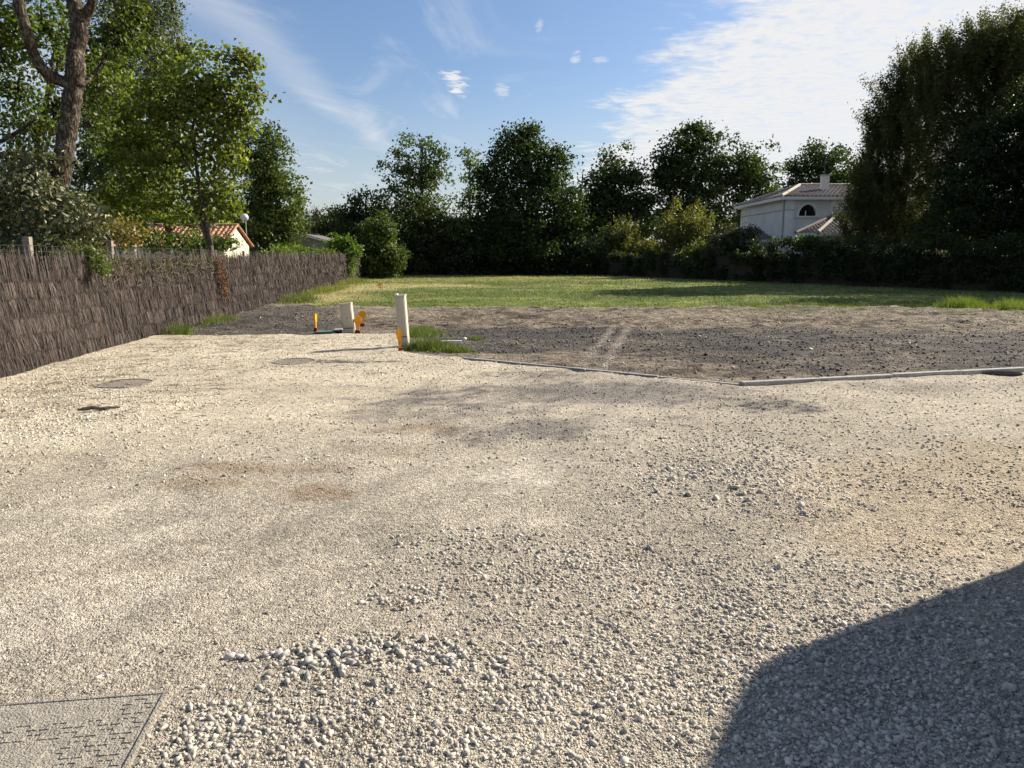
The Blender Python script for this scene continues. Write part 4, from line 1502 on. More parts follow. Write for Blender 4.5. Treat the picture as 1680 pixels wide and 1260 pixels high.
plant('willow_tree', 'tall fine leaved tree with feathery crown right of the white house', 'tree', 46.0,
      [(1472, 160, 40, 45), (1510, 122, 46, 50), (1412, 345, 28, 50), (1444, 225, 34, 52), (1485, 220, 58, 75), (1426, 295, 32, 52), (1465, 310, 60, 70), (1420, 360, 40, 45), (1500, 370, 60, 45)], base_px=1470, colour=FINE, dens=1.2, clump=.55, stretch=1.7, seed=62, trunk_r=.24, leaf=.15, aspect=.42, shell=1.8, branch_n=14, cvar=.6)
plant('willow_tree', 'tallest fine leaved tree at the upper right of the picture', 'tree', 44.0,
      [(1562, 100, 52, 48), (1612, 84, 56, 50), (1660, 76, 50, 48), (1540, 160, 55, 70), (1610, 170, 60, 80), (1560, 260, 65, 80), (1640, 90, 50, 60), (1560, 350, 60, 60), (1665, 130, 45, 80)], base_px=1570, colour=FINE, dens=1.2, clump=.55, stretch=1.7, seed=63, trunk_r=.28, leaf=.15, aspect=.42, shell=1.8, branch_n=14, cvar=.6)
plant('broadleaf_tree', 'very dark dense tree at the right picture border above the hedge', 'tree', 40.5,
      [(1640, 240, 55, 60), (1680, 210, 55, 70), (1610, 300, 55, 60), (1680, 320, 60, 80), (1580, 360, 60, 50), (1640, 380, 70, 45), (1740, 280, 60, 100)], base_px=1660, colour=(.026, .040, .013), dens=1.25, clump=.6, seed=64, trunk_r=.25, leaf=.17)

for i, (x, y, hgt, lab) in enumerate(((27.9, 31.8, 8.6, 'dark tree of the right row just outside the right picture border'), (30.2, 34.8, 13.0, 'middle dark tree of the right row further outside the right picture border'), (31.0, 38.6, 16.5, 'tallest dark tree of the right row furthest outside the right picture border'))):
    px = CX + FPX * x / (y * .986 + .2)
    k = FPX / y
    plant('broadleaf_tree', lab, 'tree', y, [(px, 418 - (hgt * .62 - 1.6) * k, 2.6 * k, hgt * .36 * k), (px - 1.5 * k, 418 - (hgt * .35 - 1.6) * k, 2.2 * k, hgt * .3 * k), (px + 1.6 * k, 418 - (hgt * .4 - 1.6) * k, 2.2 * k, hgt * .3 * k)], base=Vector((x, y, -.05)), colour=DARK, dens=.9, clump=.7, leaf=.26, seed=70 + i, trunk_r=.25)
# far woodland closing the view behind gardens and houses
n = 24000
a = rng.uniform(-.95, .95, n)
r = rng.uniform(96, 112, n)
top = 4.0 + 5.5 * fbm(a * 22, np.zeros(n), 4, 611)
hh = rng.random(n) ** .8 * top
pos = np.stack([r * np.sin(a), r * np.cos(a), hh - .1], 1)
c = np.array([[.040, .054, .020]]) * rng.uniform(.5, 1.5, (n, 1))
Lf = rng.uniform(.6, 1.2, n)
o = link('distant_woods', leaves_mesh('distant_woods', pos, np.tile([[0, -1., .3]], (n, 1)), Lf, Lf * .7, c, M['leaf'], .5))
o['kind'] = 'stuff'
o['label'] = 'low belt of far woodland closing the horizon behind the gardens'
o['category'] = 'woods'

# dry vine and bare twigs hanging on the left fence
x0, y0 = LEFT_X(19.4) + .10, 19.4
vn = thing('dry_vine', 'rust brown withered vine hanging down the brush fence', 'vine', (x0, y0, 1.4))
n = 520
u = rng.random(n)
Yv = y0 + rng.normal(0, .16, n) * (1.2 - .6 * u) + u * .35
Zv = 1.50 - u ** .9 * .95 + rng.normal(0, .03, n)
pos = np.stack([LEFT_X(Yv) + .10 + rng.random(n) * .10, Yv, Zv], 1)
c = np.array([[.19, .105, .052]]) * rng.uniform(.4, 1.5, (n, 1))
Lf = rng.uniform(.03, .07, n)
link('dead_leaves', leaves_mesh('dead_leaves', pos, np.tile([[1., 0, 0]], (n, 1)), Lf, Lf * .7, c, M['dry'], .1), vn)
m = MB()
for k in range(8):
    yy = y0 + random.uniform(-.25, .25)
    m.tube(wob((LEFT_X(yy) + .1, yy, 1.55), (LEFT_X(yy) + .13, yy + random.uniform(0, .4), random.uniform(.5, 1.0)), 5, .05, random), .006, 4)
m.build('stem', M['bark'], vn)
tw = thing('twig_tangle', 'tangle of bare grey climbing stems on the fence top left of the dry vine', 'twigs', (LEFT_X(17.5), 17.5, 1.4))
m = MB()
for k in range(75):
    ya = random.uniform(14.2, 19.2)
    a = Vector((LEFT_X(ya) + random.uniform(-.05, .12), ya, random.uniform(1.30, 1.60)))
    yb = ya + random.uniform(-1.1, 1.1)
    b = Vector((LEFT_X(yb) + random.uniform(.05, .14), yb, random.uniform(1.0, 1.56)))
    m.tube(wob(a, b, 6, .12, random), random.uniform(.004, .009), 4)
m.build('stem', M['bark'], tw)
n = 700
Yv = rng.uniform(12.8, 19.0, n)
pos = np.stack([LEFT_X(Yv) + .06 + rng.random(n) * .10, Yv, 1.53 - rng.gamma(1.2, .14, n)], 1)
Lf = rng.uniform(.025, .05, n)
c = np.array([[.12, .12, .05]]) * rng.uniform(.4, 1.5, (n, 1))
link('small_leaves', leaves_mesh('small_leaves', pos, np.tile([[1., 0, 0]], (n, 1)), Lf, Lf * .7, c, M['leaf'], .1), tw)

# ------------------------------------------------------------------ buildings


def tiled_plane(A, B, C, D, rib, amp, rows=1, step=.012):
    """corrugated roof plane: eave A->B, top edge D->C"""
    A, B, C, D = (Vector(v) for v in (A, B, C, D))
    e = (B - A)
    Le = e.length
    e.normalize()
    nrm = (B - A).cross(D - A).normalized()
    if nrm.z < 0:
        nrm = -nrm
    up = nrm.cross(e)
    if up.z < 0:
        up = -up

    def uvw(p):
        return ((p - A).dot(e), (p - A).dot(up))
    uc, vc = uvw(C)
    ud, vd = uvw(D)
    ncol = max(4, int(Le / rib * 4))
    verts, faces = [], []
    us = []
    for i in range(ncol + 1):
        us.append(Le * i / ncol)
    for i, u in enumerate(us):
        if u < ud and ud > 1e-6:
            vt = vd * u / ud
        elif u > uc and Le - uc > 1e-6:
            vt = vc * (Le - u) / (Le - uc)
        else:
            vt = vd + (vc - vd) * ((u - ud) / max(1e-6, uc - ud))
        h = amp * (.5 + .5 * math.cos(2 * math.pi * u / rib))
        for r in range(rows):
            for (t, s) in ((r / rows, step * .8), ((r + .98) / rows, 0)):
                verts.append(A + e * u + up * vt * t + nrm * (h + s))
    k = rows * 2
    for i in range(ncol):
        for j in range(k - 1):
            a = i * k + j
            faces.append((a, a + k, a + k + 1, a + 1))
    return verts, faces


# low outbuilding with terracotta roof (left)
xr, y0, y1 = -13.05, 35.2, 38.9
xl = -18.3
ym = (y0 + y1) / 2
ze, zr = 2.02, 2.95
sh = thing('garden_shed', 'low cream gabled outbuilding with terracotta tile roof behind the left fence', 'building', (xr - 2, ym, 0))
m = MB()
for x in (xr,):
    m.prism([(y0 + .15, -.1), (y1 - .15, -.1), (y1 - .15, ze), (ym, zr - .06), (y0 + .15, ze)], xl + .2, x - .12, Matrix(((0, 1, 0, 0), (1, 0, 0, 0), (0, 0, 1, 0), (0, 0, 0, 1))))
m.build('wall', M['cream_wall'], sh)
m = MB()
v, f = tiled_plane((xl, y0 - .2, ze - .08), (xr, y0 - .2, ze - .08), (xr, ym, zr), (xl, ym, zr), .24, .07, 7, .03)
m.add(v, f)
v, f = tiled_plane((xr, y1 + .2, ze - .08), (xl, y1 + .2, ze - .08), (xl, ym, zr), (xr, ym, zr), .24, .07, 7, .03)
m.add(v, f)
rf = m.build('roof', M['terracotta'], sh)
m = MB()
m.tube([(xl, ym, zr + .04), (xr, ym, zr + .04)], .09, 8)
m.build('ridge_tiles', M['terracotta'], rf)
m = MB()
for (ya, yb) in ((y0 - .2, ym), (y1 + .2, ym)):
    m.tube([(xr - .02, ya, ze - .0), (xr - .02, yb, zr + .06)], .05, 8)
m.build('verge_tiles', M['terracotta'], rf)

# globe lamp
b = P(401, 357, 41.5)
gl = thing('globe_lamp', 'round pale grey globe lamp on a thin pole behind the gable', 'lamp', (b.x + .05, 41.5, 0))
bm = bmesh.new()
bmesh.ops.create_uvsphere(bm, u_segments=20, v_segments=14, radius=.215)
for vv in bm.verts:
    if vv.co.z < 0:
        vv.co.x *= 1 + vv.co.z * .5
        vv.co.y *= 1 + vv.co.z * .5
    vv.co += b
me = bpy.data.meshes.new('globe')
bm.to_mesh(me)
bm.free()
me.polygons.foreach_set('use_smooth', [True] * len(me.polygons))
me.materials.append(M['globe'])
link('globe', me, gl)
m = MB()
m.tube([(b.x + .05, 41.5, -.05), (b.x + .05, 41.5, b.z - .19)], .032, 8)
m.build('pole', M['concrete'], gl)
m = MB()
m.tube([(b.x + .03, 41.5, b.z - .25), (b.x + .02, 41.5, b.z - .17)], [.05, .075], 10)
m.build('collar', M['concrete'], gl)

# pale roof edge further back on the left
D = 49.0
xa, xb = P(501, 418, D).x, P(549, 418, D).x
za, zb = P(501, 385, D).z, P(549, 399, D).z
gh = thing('garden_house', 'low grey garden house with white sloping roof edge beyond the left fence', 'building', (xa, D, 0))
m = MB()
w = xb - xa
m.prism([(xa - w, -.1), (xb - .12, -.1), (xb - .12, zb - .12), (xa, za - .1), (xa - w, zb - .12)], D + .15, D + 4.5)
m.build('wall', M['grey_wall'], gh)
m = MB()
for sgn in (1, -1):
    p = [(xa, za), (xa + sgn * w, zb), (xa + sgn * w, zb - .10), (xa, za - .10)]
    m.prism(p, D, D + .06)
m.build('bargeboard', M['trim'], gh)
m = MB()
for sgn in (1, -1):
    p = [(xa, za + .05), (xa + sgn * (w + .1), zb + .02), (xa + sgn * (w + .1), zb - .04), (xa, za - .02)]
    m.prism(p, D + .07, D + 4.7)
m.build('roof', M['brown_tile'], gh)
m = MB()
p0 = P(513, 408, D - .2)
p1 = P(541, 412, D - .2)
m.box(((p0.x + p1.x) / 2, D - .0, p0.z - .03), (p1.x - p0.x, .12, .10))
m.build('gutter_board', M['trim'], gh)

# white house on the right
hx0, hy0, hy1, hx1 = 18.2, 52.0, 62.0, 27.5
ze = 5.22
wh = thing('white_house', 'two storey white house with brown hip roof and arched window behind the right fence', 'house', (hx0, hy0, 0))
# front wall with a half round opening, and the other three walls
wx, wz, wr = 19.72, 4.16, .60
bm = bmesh.new()


def loop(pts):
    vs_ = [bm.verts.new(p) for p in pts]
    return [bm.edges.new((vs_[i], vs_[(i + 1) % len(vs_)])) for i in range(len(vs_))]


arc = [(wx + wr * math.cos(t), hy0, wz + wr * 1.22 * math.sin(t)) for t in np.linspace(0, math.pi, 17)]
ed = loop([(hx0, hy0, -.1), (hx1, hy0, -.1), (hx1, hy0, ze), (hx0, hy0, ze)]) + loop(arc)
bmesh.ops.triangle_fill(bm, use_beauty=True, use_dissolve=False, edges=ed)
ctr = [f for f in bm.faces if abs(f.calc_center_median().x - wx) < wr * .9 and all((abs(v.co.x - wx) <= wr + 1e-4 and wz - 1e-4 <= v.co.z <= wz + wr * 1.3) for v in f.verts)]
bmesh.ops.delete(bm, geom=ctr, context='FACES')
# window reveal
ve = [bm.verts.new(p) for p in arc]
vi = [bm.verts.new((p[0], p[1] + .22, p[2])) for p in arc]
for i in range(len(arc)):
    j = (i + 1) % len(arc)
    bm.faces.new((ve[i], ve[j], vi[j], vi[i]))
for q in (((hx0, hy0, -.1), (hx0, hy1, -.1), (hx0, hy1, ze), (hx0, hy0, ze)), ((hx1, hy0, -.1), (hx1, hy1, -.1), (hx1, hy1, ze), (hx1, hy0, ze)), ((hx0, hy1, -.1), (hx1, hy1, -.1), (hx1, hy1, ze), (hx0, hy1, ze))):
    bm.faces.new([bm.verts.new(p) for p in q])
bmesh.ops.recalc_face_normals(bm, faces=bm.faces)
me = bpy.data.meshes.new('wall')
bm.to_mesh(me)
bm.free()
me.materials.append(M['white_wall'])
link('wall', me, wh)
m = MB()
m.box(((hx0 + hx1) / 2, hy0 - .06, (ze - .1) / 2), (.01, .01, .01))
m = MB()
m.box(((hx0 + 18.8) / 2, hy0 - .045, (ze - .1) / 2), (18.8 - hx0, .09, ze + .1 - .004))
m.box(((21.2 + hx1) / 2, hy0 - .045, (ze - .1) / 2), (hx1 - 21.2, .09, ze + .1 - .004))
m.build('corner_pilaster', M['white_wall'], wh)
m = MB()
m.box((hx0 - .02, (hy0 + hy1) / 2, 4.55), (.04, hy1 - hy0 - .02, .05))
m.box((18.5, hy0 - .105, 4.55), (.58, .03, .05))
m.box((22.8, hy0 - .105, 4.55), (3.0, .03, .05))
m.build('string_course', M['concrete'], wh)
wn = MB()
pane = [(wx + (wr - .02) * math.cos(t), wz + .01 + (wr - .02) * 1.22 * math.sin(t)) for t in np.linspace(0, math.pi, 17)]
wn.prism(pane, hy0 + .16, hy0 + .19)
win = wn.build('arched_window', M['glass'], wh)
m = MB()
for i in range(16):
    t0, t1 = math.pi * i / 16, math.pi * (i + 1) / 16
    q = []
    for (rr, tt) in ((wr + .002, t0), (wr + .13, t0), (wr + .13, t1), (wr + .002, t1)):
        q.append((wx + rr * math.cos(tt), wz + rr * 1.22 * math.sin(tt)))
    m.prism(q, hy0 - .05, hy0 + .02)
m.build('window_surround', M['trim'], win)
m = MB()
m.box((wx, hy0 - .06, wz - .06), (1.6, .16, .10))
m.build('sill', M['trim'], win)
m = MB()
m.box((wx - .1, hy0 + .13, wz + .17), (.06, .04, .33))
m.build('mullion', M['trim'], win)
# eaves, hip roof
eo = .42
ex0, ex1, ey0, ey1 = hx0 - eo, hx1 + eo, hy0 - eo, hy1 + eo
rx0, rx1, ry = 20.9, 24.6, 57.0
zr = 6.55
m = MB()
m.box(((ex0 + ex1) / 2, (ey0 + ey1) / 2, ze + .02), (ex1 - ex0 - .1, ey1 - ey0 - .1, .05))
for (c, s) in ((((ex0 + ex1) / 2, ey0, ze + .07), (ex1 - ex0, .08, .2)), ((ex0, (ey0 + ey1) / 2, ze + .07), (.08, ey1 - ey0 - .09, .2))):
    m.box(c, s)
m.build('eaves', M['trim'], wh)
zb = ze + .17
m = MB()
for q in (((ex0, ey0, zb), (ex1, ey0, zb), (rx1, ry, zr), (rx0, ry, zr)), ((ex1, ey1, zb), (ex0, ey1, zb), (rx0, ry, zr), (rx1, ry, zr)), ((ex0, ey1, zb), (ex0, ey0, zb), (rx0, ry, zr), (rx0, ry, zr)), ((ex1, ey0, zb), (ex1, ey1, zb), (rx1, ry, zr), (rx1, ry, zr))):
    v, f = tiled_plane(*q, .28, .06, 10, .03)
    m.add(v, f)
rf = m.build('roof', M['brown_tile'], wh)
for (a, b_) in (((ex0, ey0, zb + .05), (rx0, ry, zr + .06)), ((ex0, ey1, zb + .05), (rx0, ry, zr + .06)), ((ex1, ey0, zb + .05), (rx1, ry, zr + .06)), ((rx0, ry, zr + .06), (rx1, ry, zr + .06))):
    m = MB()
    m.tube([a, b_], .11, 8)
    m.build('hip_tiles', M['ridge_tile'], rf)
ch = P(1353, 300, 54.5)
m = MB()
m.box((ch.x, 54.5, 6.2), (.48, .44, 1.6))
chim = m.build('chimney', M['white_wall'], rf, bevel=.01)
m = MB()
m.box((ch.x, 54.5, 7.045), (.56, .52, .08))
m.build('chimney_cap', M['concrete'], chim)
m = MB()
m.tube([(ch.x + .1, 54.9, 6.6), (ch.x + .1, 54.9, 8.3)], .02, 5)
m.tube([(ch.x - .3, 54.9, 8.1), (ch.x + .5, 54.9, 8.18)], .012, 4)
m.tube([(ch.x - .2, 54.9, 7.9), (ch.x + .4, 54.9, 7.96)], .012, 4)
m.build('aerial', M['wire'], rf)
m = MB()
m.tube([(hx0 - .07, hy0 + .12, 0), (hx0 - .07, hy0 + .12, ze - .02)], .05, 8)
m.build('downpipe', M['concrete'], wh)
# ground floor wing with its own hip roof in front of the right half
zl = 2.78
wx0, wx1, wy0 = 17.4, 27.5, 47.6
ridge_x, ridge_z = 21.85, 4.35
m = MB()
m.box(((wx0 + wx1) / 2 + .2, (wy0 + hy0) / 2 + .25, zl / 2), (wx1 - wx0 - .5, hy0 - wy0 - .51, zl - .01))
wg = m.build('wing_wall', M['white_wall'], wh)
m = MB()
m.box((19.35, wy0 + .49, 1.95), (.9, .06, .9))
wn = m.build('wing_window', M['glass'], wg)
m = MB()
for (cx_, cz, sx, sz_) in ((19.35, 2.43, 1.02, .06), (19.35, 1.47, 1.02, .06), (18.87, 1.95, .06, .90), (19.83, 1.95, .06, .90), (19.35, 1.95, .05, .90)):
    m.box((cx_, wy0 + .45, cz), (sx, .06, sz_))
m.build('window_frame', M['trim'], wn)
m = MB()
m.box(((wx0 + wx1) / 2, wy0 - .02, zl + .03), (wx1 - wx0, .08, .18))
m.build('wing_fascia', M['trim'], wg)
m = MB()
v, f = tiled_plane((wx0, wy0, zl + .1), (wx1 + 2, wy0, zl + .1), (ridge_x + 4, hy0 - .12, ridge_z), (ridge_x, hy0 - .12, ridge_z), .26, .06, 6, .03)
m.add(v, f)
wr_ = m.build('wing_roof', M['brown_tile'], wh)
m = MB()
m.tube([(wx0, wy0, zl + .16), (ridge_x, hy0 - .14, ridge_z + .05)], .10, 8)
m.build('hip_tiles', M['brown_tile'], wr_)
hp = P(1341, 384, 47.9)
m = MB()
m.tube([(hp.x, 47.8, zl + .22), (ridge_x, hy0 - .2, ridge_z + .1)], .10, 8)
m.build('hip_tiles', M['ridge_tile'], wr_)
# left wing
m = MB()
lx0, lx1 = 14.2, 18.1
m.box(((lx0 + lx1) / 2, 57.5, 1.3), (lx1 - lx0 - .6, 7.2, 2.7))
lw = m.build('side_wing_wall', M['white_wall'], wh)
m = MB()
for q in (((lx0, 53.6, 2.62), (lx1, 53.6, 2.62), (lx1, 57.5, 3.5), (lx0 + 2, 57.5, 3.5)), ((lx0, 61.4, 2.62), (lx0, 53.6, 2.62), (lx0 + 2, 57.5, 3.5), (lx0 + 2, 57.5, 3.5))):
    v, f = tiled_plane(*q, .28, .06, 6, .03)
    m.add(v, f)
m.build('side_wing_roof', M['brown_tile'], wh)
m = MB()
m.box(((lx0 + lx1) / 2, 53.56, 2.55), (lx1 - lx0, .08, .16))
m.build('side_fascia', M['trim'], wh)

# ------------------------------------------------------------------ kerb
kb = thing('kerb', 'thin pale concrete kerb bending along the edge between gravel and soil', 'kerb', (KERB[2][0], KERB[2][1], 0))
for i in range(len(KERB) - 1):
    a, b_ = Vector((*KERB[i], 0)), Vector((*KERB[i + 1], 0))
    Lk = (b_ - a).length
    nk = max(1, int(round(Lk / 1.0)))
    dirv = (b_ - a) / Lk
    rz = math.atan2(dirv.y, dirv.x)
    right = i >= 2
    for k in range(nk):
        c = a + dirv * ((k + .5) * Lk / nk)
        wdt = .10 if right else .06
        hh = .16
        top = (.084 if right else .060) + random.uniform(-.006, .006)
        if i == 0:
            top -= .012
        m = MB()
        m.box((c.x, c.y, top - hh / 2), (Lk / nk - .012, wdt, hh), rz + random.uniform(-.006, .006))
        m.build('kerbstone', M['concrete'], kb, bevel=.014)

gx, gy = G(1645, 618)
dg = thing('drain_gully', 'dark oval drain gully set against the right end of the kerb', 'drain', (gx, gy, .05))
m = MB()
oval = [(.27 * math.cos(t), .15 * math.sin(t)) for t in np.linspace(0, 2 * math.pi, 25)[:-1]]
m.add([(gx + x, gy + y + .02, .02) for x, y in oval] + [(gx + x * .93, gy + y * .93 + .02, .052) for x, y in oval], [tuple(range(24, 48))] + [(i, (i + 1) % 24, 24 + (i + 1) % 24, 24 + i) for i in range(24)])
m.build('rim', M['cast_dark'], dg)
for k in range(7):
    m = MB()
    m.box((gx - .168 + k * .056, gy + .02, .055), (.030, .18 - abs(k - 3) * .02, .010), .3)
    m.build('bar', M['cast_dark'], dg)

# ------------------------------------------------------------------ service pillars


def pillar(label, px, py, w, d, h, lean, seam, cap, rz=0.0):
    x, y = G(px, py)
    root = thing('service_pillar', label, 'pillar', (x, y, 0))
    Mx = Matrix.Translation((x, y, .0)) @ Matrix.Rotation(rz, 4, 'Z') @ Matrix.Rotation(lean, 4, 'Y')
    m = MB()
    m.box((0, 0, h / 2 - .05), (w, d, h + .1), 0, Mx)
    m.build('body', M['cream'], root, bevel=.012)
    m = MB()
    m.box((.006, -d / 2 - .006, h * (1 + seam) / 2 - .01), (w - .035, .016, h * (1 - seam) - .045), 0, Mx)
    dr = m.build('door', M['cream_door'], root, bevel=.005)
    m = MB()
    m.box((.0, -d / 2 - .005, h * seam / 2 - .02), (w - .03, .012, h * seam - .012), 0, Mx)
    m.build('plinth', M['cream_door'], root, bevel=.005)
    m = MB()
    m.box((.003, -d / 2 - .003, h * seam - .014), (w - .03, .010, .012), 0, Mx)
    m.build('seam', M['dark_gap'], root)
    m = MB()
    m.box((0, 0, h + .006), (w + .016, d + .02, .024), 0, Mx)
    m.build('cap', M['cream'], root, bevel=.008)
    if cap == 'lock':
        m = MB()
        m.box((.0, -d / 2 - .016, h * .52), (.022, .012, .012), 0, Mx)
        m.build('lock', M['dark_gap'], dr)
    else:
        m = MB()
        m.box((-w / 2 + .022, -d / 2 - .016, h * .60), (.010, .008, h * .72), 0, Mx)
        m.build('hinge_strip', M['cream'], dr, bevel=.003)
        m = MB()
        m.box((-w / 2 + .02, -.02, h + .028), (.05, d * .6, .025), 0, Mx)
        m.build('cap_knob', M['white_plastic'], root, bevel=.006)
    return root


pillar('tall slim cream service pillar leaning left beside the grass clump', 664, 571, .17, .13, .905, R(-3.4), .24, 'knob', -.14)
pillar('short wide cream service pillar beside the green lid', 574, 548, .235, .14, .62, R(-5.5), .22, 'lock', -.06)

# ------------------------------------------------------------------ yellow markers


def marker(label, px, py, h, w, rz, lean=0.0, gz0=None):
    x, y = G(px, py)
    z0 = gz0 if gz0 is not None else .03
    root = thing('yellow_marker', label, 'marker', (x, y, z0), 'yellow duct markers')
    Mx = Matrix.Translation((x, y, z0)) @ Matrix.Rotation(rz, 4, 'Z') @ Matrix.Rotation(lean, 4, 'Y')
    hb = h * .15
    r = w / 2
    zc = h - r * 1.15
    zn = h * .50
    head = []
    for t in np.linspace(-.12, math.pi + .12, 19):
        head.append((r * math.cos(t), zc + r * 1.15 * math.sin(t)))
    head += [(-r * .62, zn), (r * .62, zn)]
    m = MB()
    m.prism(head, -.006, .006, Mx)
    m.build('paddle', M['yellow'], root)
    # raised rim
    m = MB()
    inner = [(p[0] * .80, zc + (p[1] - zc) * .80) for p in head]
    k = len(head)
    for i in range(k):
        j = (i + 1) % k
        q = [head[i], head[j], inner[j], inner[i]]
        m.prism([(a * 1.02, c) for a, c in q], -.011, .011, Mx)
    m.build('rim', M['yellow'], root)
    for s in (-1, 1):
        m = MB()
        m.prism([(s * r * .62, zn + .005), (s * r * .34, zn + .005), (s * r * .03, hb), (s * r * .34, hb)], -.007, .007, Mx)
        m.build('fork_leg', M['yellow'], root)
    m = MB()
    m.box((0, 0, hb * .5 - .02), (w * .62, w * .5, hb + .04), 0, Mx)
    m.build('base', M['red_base'], root, bevel=.008)
    return root


marker('yellow paddle marker on dark red foot before the tall cream pillar', 657, 579, .365, .105, .25, R(-3))
marker('front yellow forked paddle marker right of the short cream pillar', 587, 548, .335, .155, .1, R(2))
marker('rear darker yellow paddle marker behind the front one beside the short pillar', 594, 536, .33, .165, .35, R(3))
marker('yellow marker seen edge on left of the green lid', 518.5, 544, .355, .14, 1.50, R(2))
marker('small far yellow marker standing alone in the straw patch of the lawn', 623, 471, .26, .22, .2, 0, -.06)
marker('tiny yellow marker at the foot of the shaded right fence', 1209, 459.5, .22, .18, .3, 0, -.06)

# chamber lid with black box beside the short pillar
x, y = G(535, 548)
gl = thing('green_lid', 'flat green plastic chamber lid left of the short cream pillar', 'lid', (x, y, 0))
m = MB()
m.box((x, y, .03), (.40, .34, .06), .08)
m.build('lid', M['green_lid'], gl, bevel=.01)
m = MB()
m.box((x, y, .005), (.46, .40, .05), .08)
m.build('rim', M['dark_gap'], gl, bevel=.008)
x, y = G(554, 548)
bb = thing('duct_box', 'small black duct box with a white slab on top beside the green lid', 'box', (x, y, 0))
m = MB()
m.box((x, y + .02, .035), (.17, .16, .08), .05)
m.build('box', M['dark_gap'], bb, bevel=.008)
m = MB()
m.box((x + .01, y + .05, .088), (.16, .14, .022), .1)
m.build('slab', M['white_plastic'], bb, bevel=.006)

# white offcuts
x, y = G(740, 566)
m = MB()
m.box((x, y, sz(x, y) + .055), (.40, .07, .045), .06)
o = m.build('white_plank', M['white_plastic'], bevel=.006)
tag(o, 'short white plank lying on the soil right of the grass clump', 'plank')
x, y = G(762.5, 561)
bm = bmesh.new()
bmesh.ops.create_icosphere(bm, subdivisions=2, radius=.036)
for v_ in bm.verts:
    v_.co = Vector((v_.co.x * random.uniform(.85, 1.1), v_.co.y * random.uniform(.85, 1.1), v_.co.z * random.uniform(.8, 1.05))) + Vector((x, y, sz(x, y) + .05))
me = bpy.data.meshes.new('white_stone')
bm.to_mesh(me)
bm.free()
me.materials.append(M['white_plastic'])
tag(link('white_stone', me), 'single bright white stone right of the white plank', 'stone')
x, y = G(643, 566)
m = MB()
for a, b_ in (((-.05, 0, 0), (.0, 0, .13)), ((.05, 0, 0), (.0, 0, .13)), ((-.03, 0, .05), (.03, 0, .05))):
    m.tube([(x + a[0], y + a[1], .03 + a[2]), (x + b_[0], y + b_[1], .03 + b_[2])], .005, 5)
o = m.build('wire_bracket', M['white_plastic'])
tag(o, 'small white wire bracket standing left of the tall cream pillar', 'bracket')

# ------------------------------------------------------------------ covers in the gravel


def round_cover(label, px, py, r, ang):
    x, y = G(px, py)
    z = .040
    root = thing('manhole_cover', label, 'manhole cover', (x, y, z), 'round manhole covers')
    n = 32
    ring = [(math.cos(2 * math.pi * i / n), math.sin(2 * math.pi * i / n)) for i in range(n)]
    m = MB()
    m.add([(x + a * r * 1.10, y + b_ * r * 1.10, z - .03) for a, b_ in ring] + [(x + a * r * 1.08, y + b_ * r * 1.08, z + .006) for a, b_ in ring] + [(x + a * r, y + b_ * r, z + .006) for a, b_ in ring] + [(x + a * r, y + b_ * r, z - .03) for a, b_ in ring],
          [(i + q * n, (i + 1) % n + q * n, (i + 1) % n + (q + 1) * n, i + (q + 1) * n) for q in range(3) for i in range(n)])
    m.build('frame', M['cast'], root)
    m = MB()
    m.add([(x + a * r * .985, y + b_ * r * .985, z - .002) for a, b_ in ring] + [(x + a * r * .985, y + b_ * r * .985, z - .03) for a, b_ in ring], [tuple(range(n))] + [(i, i + n, (i + 1) % n + n, (i + 1) % n) for i in range(n)])
    plate = m.build('plate', M['cast_dark'], root)
    k = 11
    for i in range(k):
        o_ = (i - (k - 1) / 2) * 2 * r * .94 / k
        hl = math.sqrt(max(0, (r * .95) ** 2 - o_ ** 2))
        m = MB()
        m.box((x - math.sin(ang) * o_, y + math.cos(ang) * o_, z - .0015), (hl * 2, r * .072, .004), ang)
        m.build('rib', M['cast'], plate)


round_cover('round ribbed manhole cover nearest the brush fence', 205, 634, .31, R(76))
round_cover('round ribbed manhole cover in front of the two cream pillars', 483, 597, .30, R(76))

# rectangular chamber cover under sand, near left corner
Mx = Matrix.Translation((-1.24, 2.54, .0415)) @ Matrix.Rotation(R(8.0), 4, 'Z')
cc = thing('chamber_cover', 'sand covered rectangular chamber cover with tread pattern in the near left corner', 'chamber cover', (-1.5, 2.3, .03))
W_, H_ = .56, .72
m = MB()
for (c, s) in (((-W_ / 2, -.010, -.003), (W_, .016, .012)), ((-W_ / 2, -H_ + .010, -.003), (W_, .016, .012)), ((-.010, -H_ / 2, -.002), (.018, H_ - .045, .014)), ((-W_ + .010, -H_ / 2, -.003), (.018, H_ - .045, .012))):
    m.box(c, s, 0, Mx)
m.build('frame', M['dust_plate'], cc, bevel=.003)
m = MB()
m.box((-W_ / 2, -H_ / 2, -.012), (W_ - .040, H_ - .040, .022), 0, Mx)
pl = m.build('plate', M['dust_plate'], cc)
m = MB()
m.box((-W_ / 2 - .125, -H_ / 2 - .13, .001), (.235, .40, .010), 0, Mx)
m.build('lifting_lid', M['dust_plate'], cc, bevel=.003)
lidbox = (-W_ / 2 - .25, -W_ / 2 + .0, -H_ / 2 - .34, -H_ / 2 + .075)
i = 0
